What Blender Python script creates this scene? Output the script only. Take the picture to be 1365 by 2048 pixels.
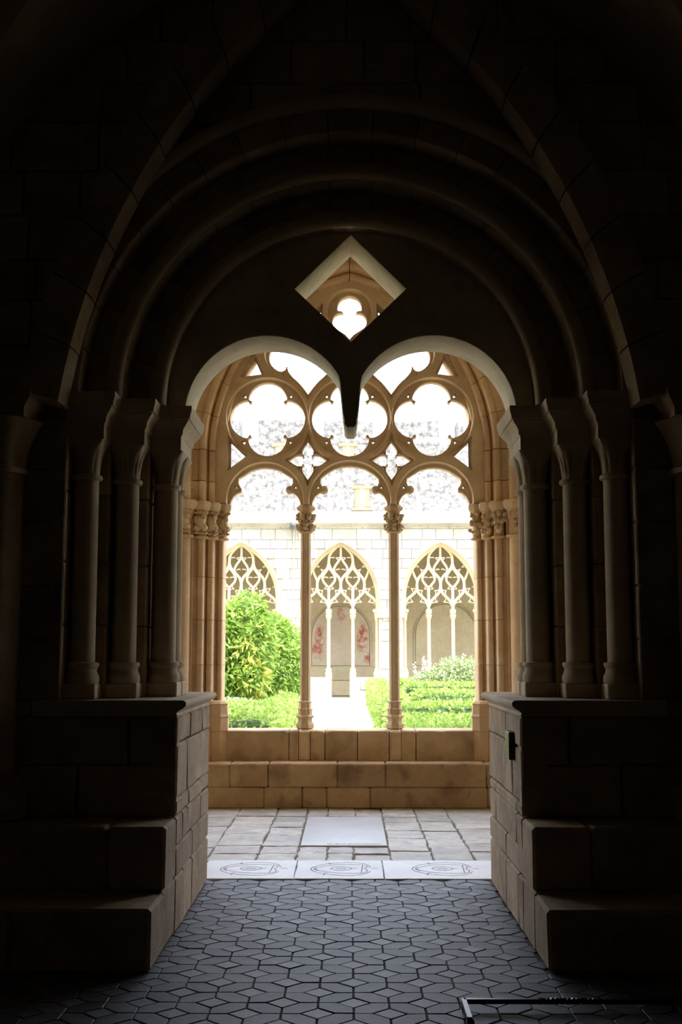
import bpy, math, random
import numpy as np
from mathutils import Vector, noise, geometry

random.seed(7); rng = np.random.default_rng(7)
for o in list(bpy.data.objects): bpy.data.objects.remove(o, do_unlink=True)
scene = bpy.context.scene
col = scene.collection
PI = math.pi

# ------------------------------------------------------------------ camera
FPX = 2300.0                                  # focal length in pixels of the 1365 x 2048 frame
cd = bpy.data.cameras.new('camera')
cd.sensor_fit = 'VERTICAL'; cd.sensor_height = 36.0; cd.lens = FPX * 36.0 / 2048.0
cd.clip_start = 0.05; cd.clip_end = 400
cam = bpy.data.objects.new('camera', cd); col.objects.link(cam)
cam.location = (0, 0, 1.5)
cam.rotation_euler = (math.radians(90 + 7.088), 0, math.radians(0.383))
scene.camera = cam

# ------------------------------------------------------------------ world, sun, exposure
SUN_EL, SUN_AZ = math.radians(70), math.radians(-35)     # sun stands behind the camera, a little to the left
w = bpy.data.worlds.new('world'); scene.world = w; w.use_nodes = True
wn = w.node_tree; bg = wn.nodes['Background']
sky = wn.nodes.new('ShaderNodeTexSky'); sky.sky_type = 'NISHITA'; sky.sun_disc = False
sky.sun_elevation = SUN_EL; sky.sun_rotation = PI + SUN_AZ
sky.air_density = 1.0; sky.dust_density = 2.5; sky.ozone_density = 1.0
hz = wn.nodes.new('ShaderNodeHueSaturation'); hz.inputs['Saturation'].default_value = 0.5      # hazy bright sky
wn.links.new(sky.outputs[0], hz.inputs['Color']); wn.links.new(hz.outputs[0], bg.inputs[0]); bg.inputs[1].default_value = 0.64
sd = bpy.data.lights.new('sun', 'SUN'); sd.energy = 1.7; sd.angle = math.radians(12)   # thin cloud softens the sun
sun = bpy.data.objects.new('sun', sd); col.objects.link(sun)
sdir = Vector((math.sin(-SUN_AZ) * math.cos(SUN_EL), math.cos(SUN_AZ) * math.cos(SUN_EL), -math.sin(SUN_EL)))
sun.rotation_euler = sdir.to_track_quat('-Z', 'Y').to_euler()
vs = scene.view_settings
vs.view_transform = 'Standard'; vs.look = 'None'; vs.gamma = 1.0; vs.use_curve_mapping = False
vs.exposure = 1.65
cy = scene.cycles
cy.max_bounces = 10; cy.diffuse_bounces = 9; cy.glossy_bounces = 3; cy.transmission_bounces = 4
cy.use_denoising = True; cy.sample_clamp_indirect = 10.0

# ------------------------------------------------------------------ helpers
def tag(o, label=None, cat=None, group=None, kind=None):
    if label: o['label'] = label
    if cat: o['category'] = cat
    if group: o['group'] = group
    if kind: o['kind'] = kind
    return o
def empty(name, loc=(0, 0, 0)):
    o = bpy.data.objects.new(name, None); o.empty_display_size = 0.1; col.objects.link(o); o.location = loc; return o
def link(name, me, m, parent=None, smooth=False, loc=None):
    o = bpy.data.objects.new(name, me); col.objects.link(o)
    if m is not None and not me.materials: me.materials.append(m)
    if parent is not None: o.parent = parent
    if loc is not None: o.location = loc
    if smooth is True: me.polygons.foreach_set('use_smooth', [True] * len(me.polygons))
    elif smooth: 
        me.polygons.foreach_set('use_smooth', [True] * len(me.polygons)); me.set_sharp_from_angle(angle=math.radians(smooth))
    return o
def copy_tree(o, parent=None, loc=None):
    c = o.copy(); col.objects.link(c)
    if parent is not None: c.parent = parent
    if loc is not None: c.location = loc
    for ch in list(o.children): copy_tree(ch, c)
    return c
class MB:
    def __init__(s): s.v = []; s.f = []
    def add(s, v, f):
        n = len(s.v); s.v += [tuple(p) for p in v]; s.f += [tuple(i + n for i in q) for q in f]; return s
    def box(s, x0, x1, y0, y1, z0, z1):
        return s.add([(x0, y0, z0), (x1, y0, z0), (x1, y1, z0), (x0, y1, z0), (x0, y0, z1), (x1, y0, z1), (x1, y1, z1), (x0, y1, z1)],
                     [(0, 3, 2, 1), (4, 5, 6, 7), (0, 1, 5, 4), (1, 2, 6, 5), (2, 3, 7, 6), (3, 0, 4, 7)])
    def cbox(s, x0, x1, y0, y1, z0, z1, b=0.01, jit=0.0):
        """box with chamfered edges, corners a little uneven"""
        b = min(b, 0.3 * min(x1 - x0, y1 - y0, z1 - z0))
        V = []; idx = {}
        for ix, X in enumerate((x0, x1)):
            for iy, Y in enumerate((y0, y1)):
                for iz, Z in enumerate((z0, z1)):
                    sx, sy, sz = (b if ix == 0 else -b), (b if iy == 0 else -b), (b if iz == 0 else -b)
                    j = [random.uniform(-jit, jit) for _ in range(3)]
                    X_, Y_, Z_ = X + j[0], Y + j[1], Z + j[2]
                    idx[ix, iy, iz, 0] = len(V); V.append((X_, Y_ + sy, Z_ + sz))
                    idx[ix, iy, iz, 1] = len(V); V.append((X_ + sx, Y_, Z_ + sz))
                    idx[ix, iy, iz, 2] = len(V); V.append((X_ + sx, Y_ + sy, Z_))
        F = []
        for k in (0, 1):
            q = [idx[k, 0, 0, 0], idx[k, 1, 0, 0], idx[k, 1, 1, 0], idx[k, 0, 1, 0]]; F.append(q if k else q[::-1])
            q = [idx[0, k, 0, 1], idx[1, k, 0, 1], idx[1, k, 1, 1], idx[0, k, 1, 1]]; F.append(q[::-1] if k else q)
            q = [idx[0, 0, k, 2], idx[1, 0, k, 2], idx[1, 1, k, 2], idx[0, 1, k, 2]]; F.append(q if k else q[::-1])
        for a in (0, 1):
            for c in (0, 1):
                F.append((idx[a, c, 0, 0], idx[a, c, 1, 0], idx[a, c, 1, 1], idx[a, c, 0, 1]) if (a == 0) == (c == 0) else (idx[a, c, 0, 1], idx[a, c, 1, 1], idx[a, c, 1, 0], idx[a, c, 0, 0]))
                F.append((idx[a, 0, c, 0], idx[a, 0, c, 2], idx[a, 1, c, 2], idx[a, 1, c, 0]) if (a == 0) == (c == 0) else (idx[a, 1, c, 0], idx[a, 1, c, 2], idx[a, 0, c, 2], idx[a, 0, c, 0]))
                F.append((idx[0, a, c, 2], idx[0, a, c, 1], idx[1, a, c, 1], idx[1, a, c, 2]) if (a == 0) == (c == 0) else (idx[1, a, c, 2], idx[1, a, c, 1], idx[0, a, c, 1], idx[0, a, c, 2]))
        for a in (0, 1):
            for c in (0, 1):
                for d in (0, 1):
                    t = (idx[a, c, d, 0], idx[a, c, d, 1], idx[a, c, d, 2])
                    F.append(t if (a + c + d) % 2 else t[::-1])
        return s.add(V, F)
    def loft(s, rings, cap=True):
        """rings: equal-length closed loops, bottom to top, each counter-clockwise seen from its end"""
        n = len(rings[0]); V = [p for r in rings for p in r]; F = []
        for k in range(len(rings) - 1):
            for i in range(n):
                j = (i + 1) % n
                F.append((k * n + i, k * n + j, (k + 1) * n + j, (k + 1) * n + i))
        if cap: F.append(tuple(range(n - 1, -1, -1))); F.append(tuple((len(rings) - 1) * n + i for i in range(n)))
        return s.add(V, F)
    def lathe(s, cx, cy_, prof, n=24, rot=0.0, flute=None):
        """prof: (z, radius); flute(angle, z, r) may shape the radius"""
        R = []
        for z, r in prof:
            ring = []
            for i in range(n):
                a = rot + 2 * PI * i / n
                rr = flute(a, z, r) if flute else r
                ring.append((cx + rr * math.cos(a), cy_ + rr * math.sin(a), z))
            R.append(ring)
        return s.loft(R)
    def rects(s, cx, cy_, hx, hy, prof):
        """rectangular mouldings: prof (z, offset)"""
        return s.loft([[(cx - hx - o, cy_ - hy - o, z), (cx + hx + o, cy_ - hy - o, z), (cx + hx + o, cy_ + hy + o, z), (cx - hx - o, cy_ + hy + o, z)] for z, o in prof])
    def tube(s, path, r, n=8, twist=0.0, square=False, closed=False):
        P = [Vector(p) for p in path]; R = []
        ref = None
        for i, p in enumerate(P):
            a = P[i - 1] if i else (P[-1] if closed else P[0]); b = P[i + 1] if i < len(P) - 1 else (P[0] if closed else P[-1])
            t = (b - a).normalized()
            if ref is None: ref = Vector((0, 1, 0)) if abs(t.y) < 0.9 else Vector((0, 0, 1))
            u = (ref - t * ref.dot(t)).normalized(); ref = u; v = t.cross(u)
            rr = r[i] if isinstance(r, (list, tuple)) else r
            tw = twist[i] if isinstance(twist, (list, tuple)) else 0
            ring = []
            for k in range(n):
                an = 2 * PI * k / n + tw + (PI / 4 if square else 0)
                q = p + (u * math.cos(an) + v * math.sin(an)) * rr; ring.append(tuple(q))
            R.append(ring)
        if closed: R.append(R[0]); return s.loft(R, cap=False)
        return s.loft(R)
    def blob(s, c, rad, amp=0.25, freq=2.2, seed=0, nu=10, nv=7):
        V = []; F = []
        for j in range(1, nv):
            ph = PI * j / nv
            for i in range(nu):
                th = 2 * PI * i / nu
                d = Vector((math.sin(ph) * math.cos(th), math.sin(ph) * math.sin(th), math.cos(ph)))
                k = 1 + amp * noise.noise(d * freq + Vector((seed * 3.7, seed * 1.3, seed)))
                V.append((c[0] + d.x * rad[0] * k, c[1] + d.y * rad[1] * k, c[2] + d.z * rad[2] * k))
        n = len(V); V += [(c[0], c[1], c[2] + rad[2]), (c[0], c[1], c[2] - rad[2])]
        for j in range(nv - 2):
            for i in range(nu):
                k = (i + 1) % nu; F.append((j * nu + i, (j + 1) * nu + i, (j + 1) * nu + k, j * nu + k))
        for i in range(nu):
            k = (i + 1) % nu; F.append((n, i, k)); F.append((n + 1, (nv - 2) * nu + k, (nv - 2) * nu + i))
        return s.add(V, F)
    def mesh(s, name):
        me = bpy.data.meshes.new(name); me.from_pydata(s.v, [], s.f); me.update(); return me
    def build(s, name, m, parent=None, smooth=False, loc=None):
        return link(name, s.mesh(name), m, parent, smooth, loc)
def inset_loop(L, d):
    """move a loop inwards (to the left of its direction) by d, mitred"""
    out = []; n = len(L)
    for i in range(n):
        p, a, c = L[i], L[i - 1], L[(i + 1) % n]
        k = 1
        while math.hypot(p[0] - a[0], p[1] - a[1]) < 1e-6 and k < n: k += 1; a = L[i - k]
        k = 1
        while math.hypot(c[0] - p[0], c[1] - p[1]) < 1e-6 and k < n: k += 1; c = L[(i + k) % n]
        e1 = Vector((p[0] - a[0], p[1] - a[1])).normalized(); e2 = Vector((c[0] - p[0], c[1] - p[1])).normalized()
        n1 = Vector((-e1.y, e1.x)); n2 = Vector((-e2.y, e2.x)); q_ = (n1 + n2) / max(0.35, 1 + n1.dot(n2))
        out.append((p[0] + q_.x * d, p[1] + q_.y * d))
    return out
def in_loop(L, p):
    c = False; n = len(L)
    for i in range(n):
        (x1, z1), (x2, z2) = L[i - 1], L[i]
        if (z1 > p[1]) != (z2 > p[1]) and p[0] < (x2 - x1) * (p[1] - z1) / (z2 - z1) + x1: c = not c
    return c
def solid(loops, p): return in_loop(loops[0], p) and not any(in_loop(L, p) for L in loops[1:])
def plate_mesh(name, outer, holes, y0, y1, bevel=0.0, res=1, hollow=0.0):
    """a flat slab standing in the X-Z plane: outline and holes are (x, z) loops, thickness from y0 to y1, rounded edges"""
    def wind(L, ccw):
        L = [p for i, p in enumerate(L) if math.hypot(p[0] - L[i - 1][0], p[1] - L[i - 1][1]) > 1e-5]
        a = sum(p[0] * q_[1] - q_[0] * p[1] for p, q_ in zip(L, L[1:] + L[:1])); return L if (a > 0) == ccw else L[::-1]
    loops = [wind(list(outer), True)] + [wind(list(h), False) for h in holes]
    lev = [(y0, bevel)] if bevel else [(y0, 0.0)]
    if bevel:
        for k in range(1, res + 2):
            t = PI / 2 * k / (res + 1)
            if hollow: lev.append((y0 + hollow * math.sin(t), bevel * math.cos(t) if k <= res else 0.0))     # hollow chamfer
            else: lev.append((y0 + bevel * (1 - math.cos(t)), bevel * (1 - math.sin(t))))
        lev += [(y0 + y1 - y, d) for y, d in lev[::-1]]
    else: lev.append((y1, 0.0))
    V = []; F = []; fronts = []
    for L in loops:
        n = len(L); n0 = len(V)
        for y, d in lev:
            Q = inset_loop(L, d) if d > 1e-7 else L
            if y == lev[0][0] and len(V) == n0: fronts.append(Q)
            V += [(x, y, z) for x, z in Q]
        for k in range(len(lev) - 1):
            for i in range(n):
                j = (i + 1) % n; F.append((n0 + k * n + i, n0 + k * n + j, n0 + (k + 1) * n + j, n0 + (k + 1) * n + i)[::-1])
    pts = []; edges = []
    for Q in fronts:
        n0 = len(pts); n = len(Q); pts += [Vector(p) for p in Q]; edges += [(n0 + i, n0 + (i + 1) % n) for i in range(n)]
    vc, ve, vf, *_ = geometry.delaunay_2d_cdt(pts, edges, [], 0, 1e-6)
    tri_ = [f for f in vf if solid(fronts, sum((vc[i] for i in f), Vector((0, 0))) / len(f))]; vf = tri_
    for y, flip in ((y0, False), (y1, True)):
        n0 = len(V); V += [(p.x, y, p.y) for p in vc]
        for f in vf:
            a, b, c = (vc[i] for i in f[:3]); ccw = (b - a).cross(c - a) > 0
            g_ = tuple(n0 + i for i in f); F.append(g_ if ccw != flip else g_[::-1])
    me = bpy.data.meshes.new(name); me.from_pydata(V, [], F); me.update(); return me
def arc(cx, cz, r, a0, a1, n=24):
    return [(cx + r * math.cos(math.radians(a0 + (a1 - a0) * i / n)), cz + r * math.sin(math.radians(a0 + (a1 - a0) * i / n))) for i in range(n + 1)]
def smooth_loop(P, it=2, closed=True):
    for _ in range(it):
        Q = []; n = len(P)
        for i in range(n if closed else n - 1):
            a, b = P[i], P[(i + 1) % n]
            Q += [tuple(0.75 * x + 0.25 * y for x, y in zip(a, b)), tuple(0.25 * x + 0.75 * y for x, y in zip(a, b))]
        if not closed: Q = [P[0]] + Q + [P[-1]]
        P = Q
    return P
class Arch:
    """two-centred pointed arch: half span, springing height, centre offset"""
    def __init__(s, half, zs, c): s.h, s.zs, s.c = half, zs, c
    def pts(s, off=0.0, z0=None, n=20):
        R = s.h + s.c + off; a = math.acos(-s.c / R)
        L = [(s.c + R * math.cos(PI + (a - PI) * i / n), s.zs + R * math.sin(PI + (a - PI) * i / n)) for i in range(n + 1)]
        if z0 is not None: L = [(-s.h - off, z0)] + L
        return L + [(-x, z) for x, z in L[::-1][1:]]
    def at(s, t, off, z0):
        """t in 0..1 up the left jamb (0..0.4) and arc (0.4..1)"""
        if t <= 0.4: return (-s.h - off, z0 + (s.zs - z0) * t / 0.4)
        R = s.h + s.c + off; a = math.acos(-s.c / R); k = (t - 0.4) / 0.6; an = PI + (a - PI) * k
        return (s.c + R * math.cos(an), s.zs + R * math.sin(an))
def sweep_arch(arch, prof, t0, t1, z0, n, side=-1, gap=0.0):
    """a stone of an arch or jamb: closed moulding profile (offset, y) carried along part of the arch"""
    R = []
    for i in range(n + 1):
        t = t0 + (t1 - t0) * i / n
        ring = []
        for o, y in prof:
            x, z = arch.at(t, o, z0); ring.append((x if side < 0 else -x, y, z))
        R.append(ring)
    m = MB(); 
    if side > 0: R = [r[::-1] for r in R]
    m.loft(R); return m
def clip_out(P, inside, push):
    return [push(p) if inside(p) else p for p in P]
def edge_loop(x0, x1, z0, z1, n=5):
    L = []
    for a, b in (((x0, z0), (x1, z0)), ((x1, z0), (x1, z1)), ((x1, z1), (x0, z1)), ((x0, z1), (x0, z0))):
        L += [(a[0] + (b[0] - a[0]) * i / n, a[1] + (b[1] - a[1]) * i / n) for i in range(n)]
    return L
def slab_xz(P, y0, y1, b=0.008):
    """extruded polygon in the X-Z plane, front (y0) edges chamfered; P counter-clockwise seen from -Y"""
    cx = sum(p[0] for p in P) / len(P); cz = sum(p[1] for p in P) / len(P)
    def ins(p):
        d = math.hypot(p[0] - cx, p[1] - cz) + 1e-6; k = max(0.5, 1 - b / d); return (cx + (p[0] - cx) * k, cz + (p[1] - cz) * k)
    m = MB(); m.loft([[(p[0], y1, p[1]) for p in P], [(p[0], y0 + b, p[1]) for p in P], [(ins(p)[0], y0, ins(p)[1]) for p in P]]); return m
def slab_xy(P, z0, z1, b=0.006, tilt=(0, 0, 0)):
    cx = sum(p[0] for p in P) / len(P); cy_ = sum(p[1] for p in P) / len(P)
    def ins(p):
        d = math.hypot(p[0] - cx, p[1] - cy_) + 1e-6; k = max(0.5, 1 - b / d); return (cx + (p[0] - cx) * k, cy_ + (p[1] - cy_) * k)
    def top(p, z): return (p[0], p[1], z + tilt[0] + tilt[1] * (p[0] - cx) + tilt[2] * (p[1] - cy_))
    m = MB(); m.loft([[(p[0], p[1], z0) for p in P], [top(p, z1 - b) for p in P], [top(ins(p), z1) for p in P]]); return m
def tri_mesh(name, V, F):
    me = bpy.data.meshes.new(name); V = np.asarray(V, np.float32); F = np.asarray(F, np.int32)
    me.vertices.add(len(V)); me.vertices.foreach_set('co', V.ravel())
    me.loops.add(F.size); me.loops.foreach_set('vertex_index', F.ravel())
    me.polygons.add(len(F)); me.polygons.foreach_set('loop_start', np.arange(0, F.size, 3, dtype=np.int32))
    me.update(calc_edges=True); return me
def leaves(P, D, L, W, fold=0.25):
    """folded pointed leaves: positions, directions, lengths, widths -> vertices, triangles"""
    n = len(P); D = D / np.linalg.norm(D, axis=1, keepdims=True)
    r = rng.normal(size=(n, 3)); S = np.cross(D, r); S /= np.linalg.norm(S, axis=1, keepdims=True) + 1e-9; N = np.cross(S, D)
    N *= np.sign(N[:, 2:3] + 1e-6)
    L = L[:, None]; W = W[:, None]
    b = P; t = P + D * L - N * L * 0.12; l = P + D * L * 0.45 + S * W + N * W * fold; q = P + D * L * 0.45 - S * W + N * W * fold
    V = np.stack([b, l, t, q], 1).reshape(-1, 3); i = np.arange(n) * 4
    F = np.concatenate([np.stack([i, i + 2, i + 1], 1), np.stack([i, i + 3, i + 2], 1)]); return V, F

# ------------------------------------------------------------------ materials
def nd(t, typ, **kw):
    n = t.nodes.new(typ)
    for k, v in kw.items(): setattr(n, k, v)
    return n
def stone(name, c1, c2, c3=None, scale=3.0, rough=0.85, bump=0.25, grain=60.0, rand=0.12, spec=0.25, stain=0.0, stain_col=(0.1, 0.07, 0.05)):
    m = bpy.data.materials.new(name); m.use_nodes = True; t = m.node_tree; L = t.links.new
    b = t.nodes['Principled BSDF']; b.inputs['Roughness'].default_value = rough; b.inputs['Specular IOR Level'].default_value = spec
    tc = nd(t, 'ShaderNodeTexCoord'); oi = nd(t, 'ShaderNodeObjectInfo')
    n1 = nd(t, 'ShaderNodeTexNoise'); n1.inputs['Scale'].default_value = scale; n1.inputs['Detail'].default_value = 6; n1.inputs['Roughness'].default_value = 0.65
    L(tc.outputs['Object'], n1.inputs['Vector'])
    r1 = nd(t, 'ShaderNodeValToRGB'); r1.color_ramp.elements[0].position = 0.32; r1.color_ramp.elements[1].position = 0.68
    r1.color_ramp.elements[0].color = (*c1, 1); r1.color_ramp.elements[1].color = (*c2, 1)
    if c3: e = r1.color_ramp.elements.new(0.5); e.color = (*c3, 1)
    L(n1.outputs['Fac'], r1.inputs['Fac'])
    n2 = nd(t, 'ShaderNodeTexNoise'); n2.inputs['Scale'].default_value = grain; n2.inputs['Detail'].default_value = 5; n2.inputs['Roughness'].default_value = 0.7
    L(tc.outputs['Object'], n2.inputs['Vector'])
    mx = nd(t, 'ShaderNodeMix', data_type='RGBA', blend_type='OVERLAY'); mx.inputs[0].default_value = 0.35
    L(r1.outputs[0], mx.inputs[6]); L(n2.outputs['Color'], mx.inputs[7])
    hs = nd(t, 'ShaderNodeHueSaturation'); hs.inputs['Saturation'].default_value = 1.0
    mr = nd(t, 'ShaderNodeMapRange'); mr.inputs[3].default_value = 1 - rand; mr.inputs[4].default_value = 1 + rand
    L(oi.outputs['Random'], mr.inputs[0]); L(mr.outputs[0], hs.inputs['Value']); 
    bw = nd(t, 'ShaderNodeRGBToBW'); L(n2.outputs['Color'], bw.inputs[0])
    L(mx.outputs[2], hs.inputs['Color']); out = hs.outputs[0]
    if stain:
        n3 = nd(t, 'ShaderNodeTexNoise'); n3.inputs['Scale'].default_value = scale * 1.7; n3.inputs['Detail'].default_value = 8; n3.inputs['Distortion'].default_value = 0.6
        L(tc.outputs['Object'], n3.inputs['Vector'])
        r3 = nd(t, 'ShaderNodeValToRGB'); r3.color_ramp.elements[0].position = 0.52; r3.color_ramp.elements[1].position = 0.72
        r3.color_ramp.elements[0].color = (0, 0, 0, 1); r3.color_ramp.elements[1].color = (stain,) * 3 + (1,)
        L(n3.outputs['Fac'], r3.inputs['Fac'])
        m3 = nd(t, 'ShaderNodeMix', data_type='RGBA'); L(r3.outputs[0], m3.inputs[0]); L(out, m3.inputs[6]); m3.inputs[7].default_value = (*stain_col, 1); out = m3.outputs[2]
    L(out, b.inputs['Base Color'])
    if bump:
        bp = nd(t, 'ShaderNodeBump'); bp.inputs['Strength'].default_value = bump; bp.inputs['Distance'].default_value = 0.02
        ad = nd(t, 'ShaderNodeMath', operation='MULTIPLY_ADD'); ad.inputs[1].default_value = 0.4; L(n2.outputs['Fac'], ad.inputs[0]); L(n1.outputs['Fac'], ad.inputs[2])
        L(ad.outputs[0], bp.inputs['Height']); L(bp.outputs[0], b.inputs['Normal'])
    return m
def plain(name, c, rough=0.6, metal=0.0, spec=0.3):
    m = bpy.data.materials.new(name); m.use_nodes = True; b = m.node_tree.nodes['Principled BSDF']; t = m.node_tree
    n = nd(t, 'ShaderNodeTexNoise'); n.inputs['Scale'].default_value = 30; tc = nd(t, 'ShaderNodeTexCoord'); t.links.new(tc.outputs['Object'], n.inputs['Vector'])
    mx = nd(t, 'ShaderNodeMix', data_type='RGBA', blend_type='MULTIPLY'); mx.inputs[0].default_value = 0.25; mx.inputs[6].default_value = (*c, 1)
    t.links.new(n.outputs['Color'], mx.inputs[7]); t.links.new(mx.outputs[2], b.inputs['Base Color'])
    b.inputs['Roughness'].default_value = rough; b.inputs['Metallic'].default_value = metal; b.inputs['Specular IOR Level'].default_value = spec
    return m
def leaf_mat(name, c1, c2, scale=3.0, trans=0.35):
    m = bpy.data.materials.new(name); m.use_nodes = True; t = m.node_tree; L = t.links.new
    b = t.nodes['Principled BSDF']; b.inputs['Roughness'].default_value = 0.45; b.inputs['Specular IOR Level'].default_value = 0.35
    tc = nd(t, 'ShaderNodeTexCoord'); n = nd(t, 'ShaderNodeTexNoise'); n.inputs['Scale'].default_value = scale; n.inputs['Detail'].default_value = 8; n.inputs['Roughness'].default_value = 0.8
    L(tc.outputs['Object'], n.inputs['Vector']); r = nd(t, 'ShaderNodeValToRGB'); r.color_ramp.elements[0].position = 0.35; r.color_ramp.elements[1].position = 0.65
    r.color_ramp.elements[0].color = (*c1, 1); r.color_ramp.elements[1].color = (*c2, 1); L(n.outputs['Fac'], r.inputs['Fac']); L(r.outputs[0], b.inputs['Base Color'])
    tr = nd(t, 'ShaderNodeBsdfTranslucent'); L(r.outputs[0], tr.inputs['Color']); ms = nd(t, 'ShaderNodeMixShader'); ms.inputs[0].default_value = trans
    L(b.outputs[0], ms.inputs[1]); L(tr.outputs[0], ms.inputs[2]); L(ms.outputs[0], t.nodes['Material Output'].inputs['Surface']); return m
M = {}
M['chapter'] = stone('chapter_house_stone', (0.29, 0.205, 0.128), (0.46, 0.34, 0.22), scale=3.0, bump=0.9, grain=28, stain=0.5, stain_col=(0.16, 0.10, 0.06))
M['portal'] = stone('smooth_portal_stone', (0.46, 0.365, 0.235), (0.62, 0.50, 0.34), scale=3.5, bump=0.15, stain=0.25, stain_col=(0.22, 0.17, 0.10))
M['warm'] = stone('warm_cloister_stone', (0.50, 0.34, 0.19), (0.66, 0.49, 0.30), (0.58, 0.38, 0.205), scale=2.6, bump=0.3, stain=0.25, stain_col=(0.30, 0.17, 0.09))
M['tracery'] = stone('tracery_stone', (0.52, 0.36, 0.205), (0.68, 0.51, 0.32), scale=3.0, bump=0.2)
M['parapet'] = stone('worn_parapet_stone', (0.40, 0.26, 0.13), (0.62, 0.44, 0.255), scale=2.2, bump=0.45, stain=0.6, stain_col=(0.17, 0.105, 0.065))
M['vault'] = stone('vault_stone', (0.50, 0.385, 0.265), (0.68, 0.54, 0.39), scale=2, bump=0.5, grain=24)  # chapter stone in a paler colour, so walls and ceiling bounce light back
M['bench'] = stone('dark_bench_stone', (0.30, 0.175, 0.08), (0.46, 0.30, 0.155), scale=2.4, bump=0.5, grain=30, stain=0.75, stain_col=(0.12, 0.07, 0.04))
M['tympanum'] = stone('pale_tympanum_stone', (0.56, 0.48, 0.34), (0.74, 0.655, 0.49), scale=3.5, bump=0.15, stain=0.3, stain_col=(0.30, 0.24, 0.15))
M['gallery'] = stone('pale_gallery_stone', (0.48, 0.385, 0.26), (0.60, 0.50, 0.36), scale=1.5, bump=0.25)
M['tile'] = stone('grey_floor_tile', (0.056, 0.055, 0.058), (0.104, 0.102, 0.107), scale=6, rough=0.55, bump=0.14, grain=90, rand=0.40, spec=0.28)
M['tile_pale'] = stone('paler_floor_tile', (0.082, 0.081, 0.085), (0.15, 0.148, 0.154), scale=6, rough=0.52, bump=0.14, grain=90, rand=0.35, spec=0.3)
M['grout'] = stone('floor_joint', (0.035, 0.033, 0.03), (0.06, 0.055, 0.05), rough=0.9)
M['paving'] = stone('worn_paving_stone', (0.37, 0.335, 0.28), (0.62, 0.57, 0.49), scale=4, rough=0.48, bump=1.0, grain=35, rand=0.16, stain=0.45, stain_col=(0.2, 0.17, 0.13), spec=0.45)
M['joint'] = stone('earth_joint', (0.16, 0.135, 0.10), (0.24, 0.20, 0.15), rough=0.95)
M['marble'] = stone('pale_tomb_stone', (0.66, 0.66, 0.67), (0.80, 0.80, 0.80), scale=3, rough=0.45, bump=0.12, rand=0.04, spec=0.5)
M['slate'] = stone('smooth_grey_slab', (0.50, 0.50, 0.51), (0.62, 0.62, 0.62), scale=2, rough=0.40, bump=0.06, rand=0.0, spec=0.5)
M['carve'] = plain('incised_line', (0.16, 0.15, 0.15), 0.9)
M['iron'] = plain('black_iron', (0.02, 0.02, 0.022), 0.32, 0.9)
M['far'] = stone('sunlit_ashlar', (0.215, 0.19, 0.142), (0.315, 0.285, 0.225), scale=1.2, bump=0.4, grain=12, rand=0.10, stain=0.35, stain_col=(0.16, 0.14, 0.11))
M['far_tracery'] = stone('far_tracery_stone', (0.285, 0.225, 0.13), (0.36, 0.29, 0.18), scale=2, bump=0.1)
M['far_wall'] = stone('far_gallery_plaster', (0.38, 0.31, 0.185), (0.47, 0.39, 0.25), scale=0.8, bump=0.15, grain=8)
M['rubble'] = stone('rubble_masonry', (0.035, 0.034, 0.031), (0.22, 0.21, 0.195), scale=5.0, bump=1.0, grain=14, rand=0.0, stain=0.95, stain_col=(0.06, 0.055, 0.05))
M['slit'] = stone('ochre_window_frame', (0.17, 0.105, 0.055), (0.24, 0.155, 0.085), scale=3, bump=0.2)
M['roof'] = stone('pale_roof_tile', (0.72, 0.68, 0.62), (0.85, 0.82, 0.78), scale=4)
M['gravel'] = stone('gravel', (0.62, 0.57, 0.49), (0.74, 0.69, 0.61), scale=2, grain=40)
M['soil'] = stone('soil', (0.20, 0.19, 0.09), (0.32, 0.31, 0.15), scale=3, grain=25)
M['bark'] = stone('bark', (0.10, 0.07, 0.045), (0.18, 0.13, 0.08), scale=9)
M['box_leaf'] = leaf_mat('box_hedge_leaf', (0.11, 0.21, 0.025), (0.34, 0.445, 0.10), 9, 0.4)
M['hedge_core'] = plain('hedge_inside', (0.03, 0.06, 0.015), 0.9)  # near-black green painted in for the shade between the leaves
M['orange_leaf'] = leaf_mat('orange_tree_leaf', (0.085, 0.19, 0.022), (0.35, 0.48, 0.09), 5, 0.45)
M['yellow_leaf'] = leaf_mat('yellow_leaf', (0.36, 0.36, 0.05), (0.48, 0.47, 0.10), 4, 0.4)
M['shrub_leaf'] = leaf_mat('pale_shrub_leaf', (0.13, 0.20, 0.055), (0.37, 0.43, 0.20), 10, 0.3)
M['flower'] = leaf_mat('white_flower', (0.7, 0.66, 0.5), (0.85, 0.82, 0.7), 5, 0.2)
M['wood'] = plain('dark_sign_board', (0.03, 0.028, 0.025), 0.5)
M['sign'] = plain('olive_sign_face', (0.30, 0.29, 0.08), 0.4)
M['letter'] = plain('pale_letter', (0.75, 0.74, 0.5), 0.5)
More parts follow.
